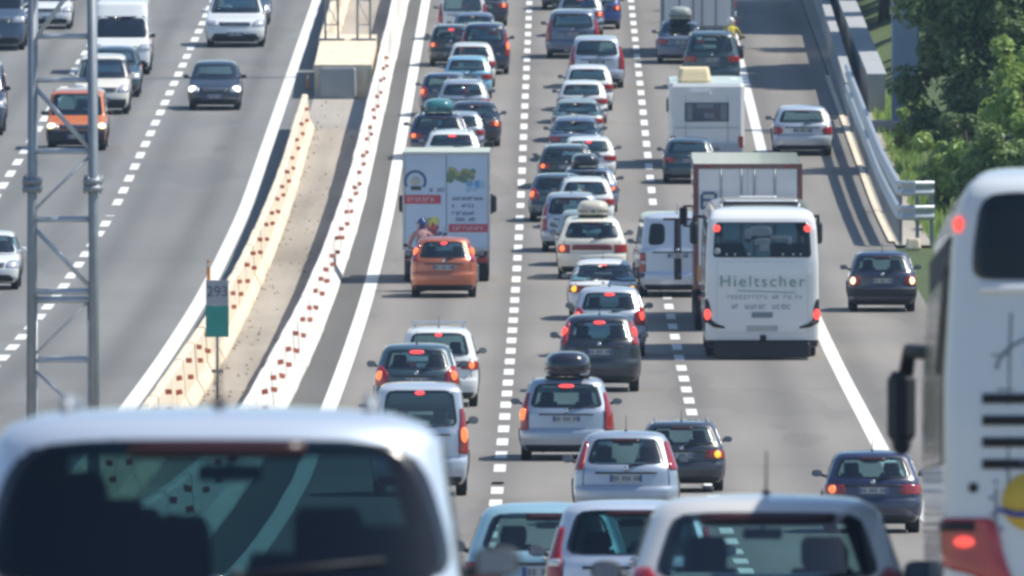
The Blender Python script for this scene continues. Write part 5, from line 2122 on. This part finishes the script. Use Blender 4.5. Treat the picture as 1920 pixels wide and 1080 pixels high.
# -- middle lane
V('sedan', 'dark_grey', 1058, 20, 86, -56, 'dark car cut by the top edge in the middle lane')
V('hatch', 'blue', 1126, 56, 76, -24, 'deep blue hatchback with red lamp at the top, right side of the middle lane', on='r')
V('hatch', 'silver', 1088, 70, 88, -12, 'silver-blue hatchback with lit brake lamp at the top of the middle lane', on='rb')
V('mpv', 'grey_blue', 1074, 111, 100, 18, 'blue-grey people carrier with broad tailgate glass, far middle lane', 'people carrier')
V('mpv', 'light_silver', 1119, 167, 103, 68, 'pale silver people carrier, rightmost in the upper middle lane', 'people carrier')
V('hatch', 'white', 1103, 209, 94, 122, 'white hatchback just behind the pale silver people carrier')
V('hatch', 'white', 1092, 233, 94, 151, 'second white hatchback, tucked left behind the first white one', on='')
V('sedan', 'green_silver', 1083, 268, 98, 187, 'greenish silver saloon with a bright glint on its right side')
V('sedan', 'grey_blue', 1079, 304, 100, 221, 'grey-blue saloon in mid queue ahead of the white car with brake lamp lit')
V('hatch', 'white', 1104, 341, 102, 257, 'white car with central brake lamp lit, mid middle lane', on='b', bw=.07)
V('wagon', 'dark_green', 1062, 356, 106, 272, 'dark greenish estate with lit left lamp, mid middle lane', 'estate car', on='l')
h = V('wagon', 'grey_blue', 1104, 403, 110, 325, 'grey-blue estate carrying a black roof box, lit right lamp', 'estate car', on='r')
roof_box(0, 0, h, plain('black_gloss', (.018, .02, .035), .25, coat=.6), .82, .34, 1.7, 'black roof box on the grey-blue estate, mid middle lane', xoff=-.10)
V('clio', 'teal_grey', 1046, 419, 108, 327, 'teal-grey hatchback with bright red left lamp at the left of the middle lane', on='l')
V('wagon', 'white', 1098, 430, 108, 333, 'white estate boxed in between dark cars, mid middle lane', 'estate car', on='')
V('mpv', 'silver', 1071, 474, 112, 361, 'silver-framed dark people carrier with dull red lamp left of the cream estate', 'people carrier')
V('hatch', 'green_silver', 1096, 500, 108, 394, 'green-silver hatchback mostly hidden by the cream estate with roof box')
h = V('wagon', 'cream_white', 1110, 526, 130, 407, 'cream estate with red lamp band and one amber lamp lit, carrying a roof box', 'estate car', on='l', lit_mat=LORA_ON, lamp='square', band=True, rails=False)
roof_box(0, 0, h, plain('grey_cream_plastic', (.52, .50, .42), .4), .78, .34, 1.6, 'cream and grey roof box on the cream estate', xoff=.03)
V('sedan', 'white', 1131, 602, 131, 487, 'white saloon with both amber lamps glowing', on='LYRYb'.replace('LY', 'LY'), bw=.08)
V('clio', 'light_silver', 1143, 671, 136, 538, 'silver hatchback with red lamps, between the white saloon and the charcoal hatchback', on='lrb', lit_mat=LRED_ON, bw=.10)
V('clio', 'dark_grey', 1124, 736, 153, 589, 'charcoal hatchback with tall red lamps in the middle lane', on='lrb', lamp='high', bw=.10)
h = V('mpv', 'silver', 1062, 870, 175, 713, 'silver people carrier carrying a black roof box', 'people carrier', on='lb', lamp='tall', bw=.12)
roof_box(0, 0, h, plain('black_gloss', (.018, .02, .035), .25, coat=.6), .88, .44, 1.9, 'black roof box on the silver people carrier near the dashed line', yoff=-.1, xoff=.02)
V('wagon', 'dark_grey', 1278, 924, 160, 790, 'dark estate with amber indicator lit, right behind the small silver hatchback', 'estate car', on='RY', lamp='low')
V('punto', 'silver', 1174, 996, 198, 817, 'small silver hatchback with high red lamps, ahead of the foreground cars', on='')

# -- right lane and slip road
t, sp = big_truck('stripe', L=8.5, col='dark_truck', W=2.5, H=3.7, box='bus_white')
seat_on_road(t, sp, 1308, 108, None, None, scale=1.0)
tag(t, 'pale lorry with red and white side stripe at the top edge', 'lorry', G_IN)
h = V('sedan', 'grey_blue', 1276, 121, 88, 38, 'grey-blue saloon with a luggage box, directly behind the striped lorry')
roof_box(0, 0, h, plain('grey_green_plastic', (.30, .34, .32), .5), .84, .44, 1.5, 'pale grey-green luggage box on the saloon behind the striped lorry')
V('suv', 'teal_grey', 1335, 168, 104, 58, 'dark teal-grey SUV with roof rails ahead of the motorhome', 'SUV')
mc2 = motorcycle('motorcycle beside the teal-grey SUV, just above the motorhome roof', 'black', 1371, 136, yaw=0)
rider(mc2, 'yellow vest rider with white helmet beside the teal-grey SUV', (.62, .50, .05), (.20, .04, .05), (.75, .75, .75))
t, sp = motorhome()
seat_on_road(t, sp, 1325, 316, None, None, scale=1.0)
tag(t, 'white motorhome with curtained rear window and cream roof box', 'motorhome', G_IN)
V('hatch', 'teal_grey', 1292, 346, 98, 259, 'teal-grey hatchback between the motorhome and the white lorry', on='l', lit_mat=LRED)
t, sp = big_truck('letters', L=14.5, col='white')
seat_on_road(t, sp, 1402, 621, None, None, scale=1.0, yaw=.003)
tag(t, 'white lorry with dark red door frame and big navy letters, behind the coach', 'lorry', G_IN)
V('van', 'light_silver', 1271, 562, 142, 402, 'pale blue-grey panel van half hidden left of the white lorry', 'van', yaw=-.035, dark=True)
t, sp = coach()
seat_on_road(t, sp, 1429, 676, None, None, scale=.985)
t.scale = (.985, .985, .955)
tag(t, 'white coach with green lettering on its back, in the right lane', 'coach', G_IN)
V('hatch', 'light_silver', 1505, 293, 112, 199, 'pale silver hatchback alone on the slip road beside the guardrail', lamp='round')
V('hatch', 'navy', 1655, 587, 126, 472, 'navy hatchback with sun glints on its lamps, alone on the slip road', lamp='round', bumper=True, on='lr', lit_mat=LWARM_ON_GLINT)  # glowing lenses stand in for sun glints, lamps not switched on
V('hatch', 'navy', 1637, 1006, 182, 850, 'navy hatchback with one lit lamp, left of the foreground coach', lamp='low', on='l')
t, sp = coach(near=True)
seat_on_road(t, sp, 2190, 1445, None, None, scale=.965, yaw=.010)
t.scale = (.965, .965, .95)
tag(t, 'large blue-grey coach with black louvres cut off at the right edge', 'coach', G_IN)

# -- foreground cars
V('hatch', 'pale_cyan', 1027, 1213, 314, 934, 'pale cyan car in the foreground, between big SUV and pale silver people carrier', antenna=False)
V('mpv', 'pale_silver', 1188, 1228, 330, 932, 'pale silver people carrier with tall red lamps in the foreground', 'people carrier', lamp='tall', bw=.16, dark='mid', antenna=False)
V('clio', 'beige_silver', 1440, 1416, 545, 926, 'large beige-silver hatchback with aerial, bottom centre-right foreground', bw=.3)
V('bigsuv', 'pale_silver', 402, 1627, 960, 757, 'huge blurred silver SUV filling the bottom left foreground', 'SUV', bw=.17, dark='mid', luggage=True)

# -- oncoming side
V('clio', 'teal_grey', 462, 48, 88, -28, 'dark car half hidden behind the oncoming white SUV', away=False)
V('suv', 'white', 441, 90, 110, -12, 'white oncoming SUV at the top beside the dashed line', 'SUV', away=False, mirror_paint=True, rails=False, darkfront=(.21, .46, .74))
V('clio', 'dark_grey', 402, 208, 98, 117, 'dark oncoming hatchback with headlamps on, alone in its lane', away=False, on='LR', darkfront=(.21, .40, .9))
V('tallvan', 'white', 226, 142, 110, 2, 'white high-roofed oncoming van', 'van', away=False, darkfront=(.21, .44, .95))
V('wagon', 'teal_grey', 214, 184, 96, 70, 'teal-grey oncoming car between the white van and the cream car', away=False, rails=False)
V('mpv', 'cream_white', 190, 216, 104, 100, 'cream-white oncoming people carrier ahead of the orange off-roader', 'people carrier', away=False, mirror_paint=True, darkfront=(.21, .46, .9))
V('jeep', 'orange', 143, 284, 112, 170, 'orange oncoming off-roader behind the lattice mast, lamps on', 'off-roader', away=False, on='LR', head_mat=LWARM_ON_GLINT, name='off_roader', darkfront=(.21, .66, .97))
V('mpv', 'white', 92, 56, 84, -30, 'white oncoming car seen through the top of the lattice mast', away=False)
V('clio', 'white', -24, 547, 118, 438, 'white oncoming car cut by the left edge', away=False, mirror_paint=True)
V('tallvan', 'dark_truck', -10, 96, 112, -60, 'dark blue oncoming van cut by the top left corner', 'van', away=False)
V('minivan', 'dark_blue', -52, 256, 116, 118, 'dark oncoming van at the left edge, only its mirror side showing', 'van', away=False)

# ------------------------------------------------------------------ air
HZ = True
if HZ:
    mb = MB()
    x0, x1, y0, y1, z0, z1 = -950, 950, -310, 3010, -2.5 + min(p[1] for p in PROF), CZ + 22
    mb.box(((x0 + x1) / 2, (y0 + y1) / 2, (z0 + z1) / 2), (x1 - x0, y1 - y0, z1 - z0))
    m, n, l, b = nmat('haze_air')
    n.remove(b)
    pv = n.new('ShaderNodeVolumePrincipled')
    pv.inputs['Color'].default_value = (0.52, 0.74, 1.0, 1)
    pv.inputs['Density'].default_value = 0.00007
    pv.inputs['Anisotropy'].default_value = 0.2
    l.new(pv.outputs[0], n['Material Output'].inputs['Volume'])
    tag(mb.build('haze', m), 'thin summer haze over the motorway', 'haze', kind='stuff')
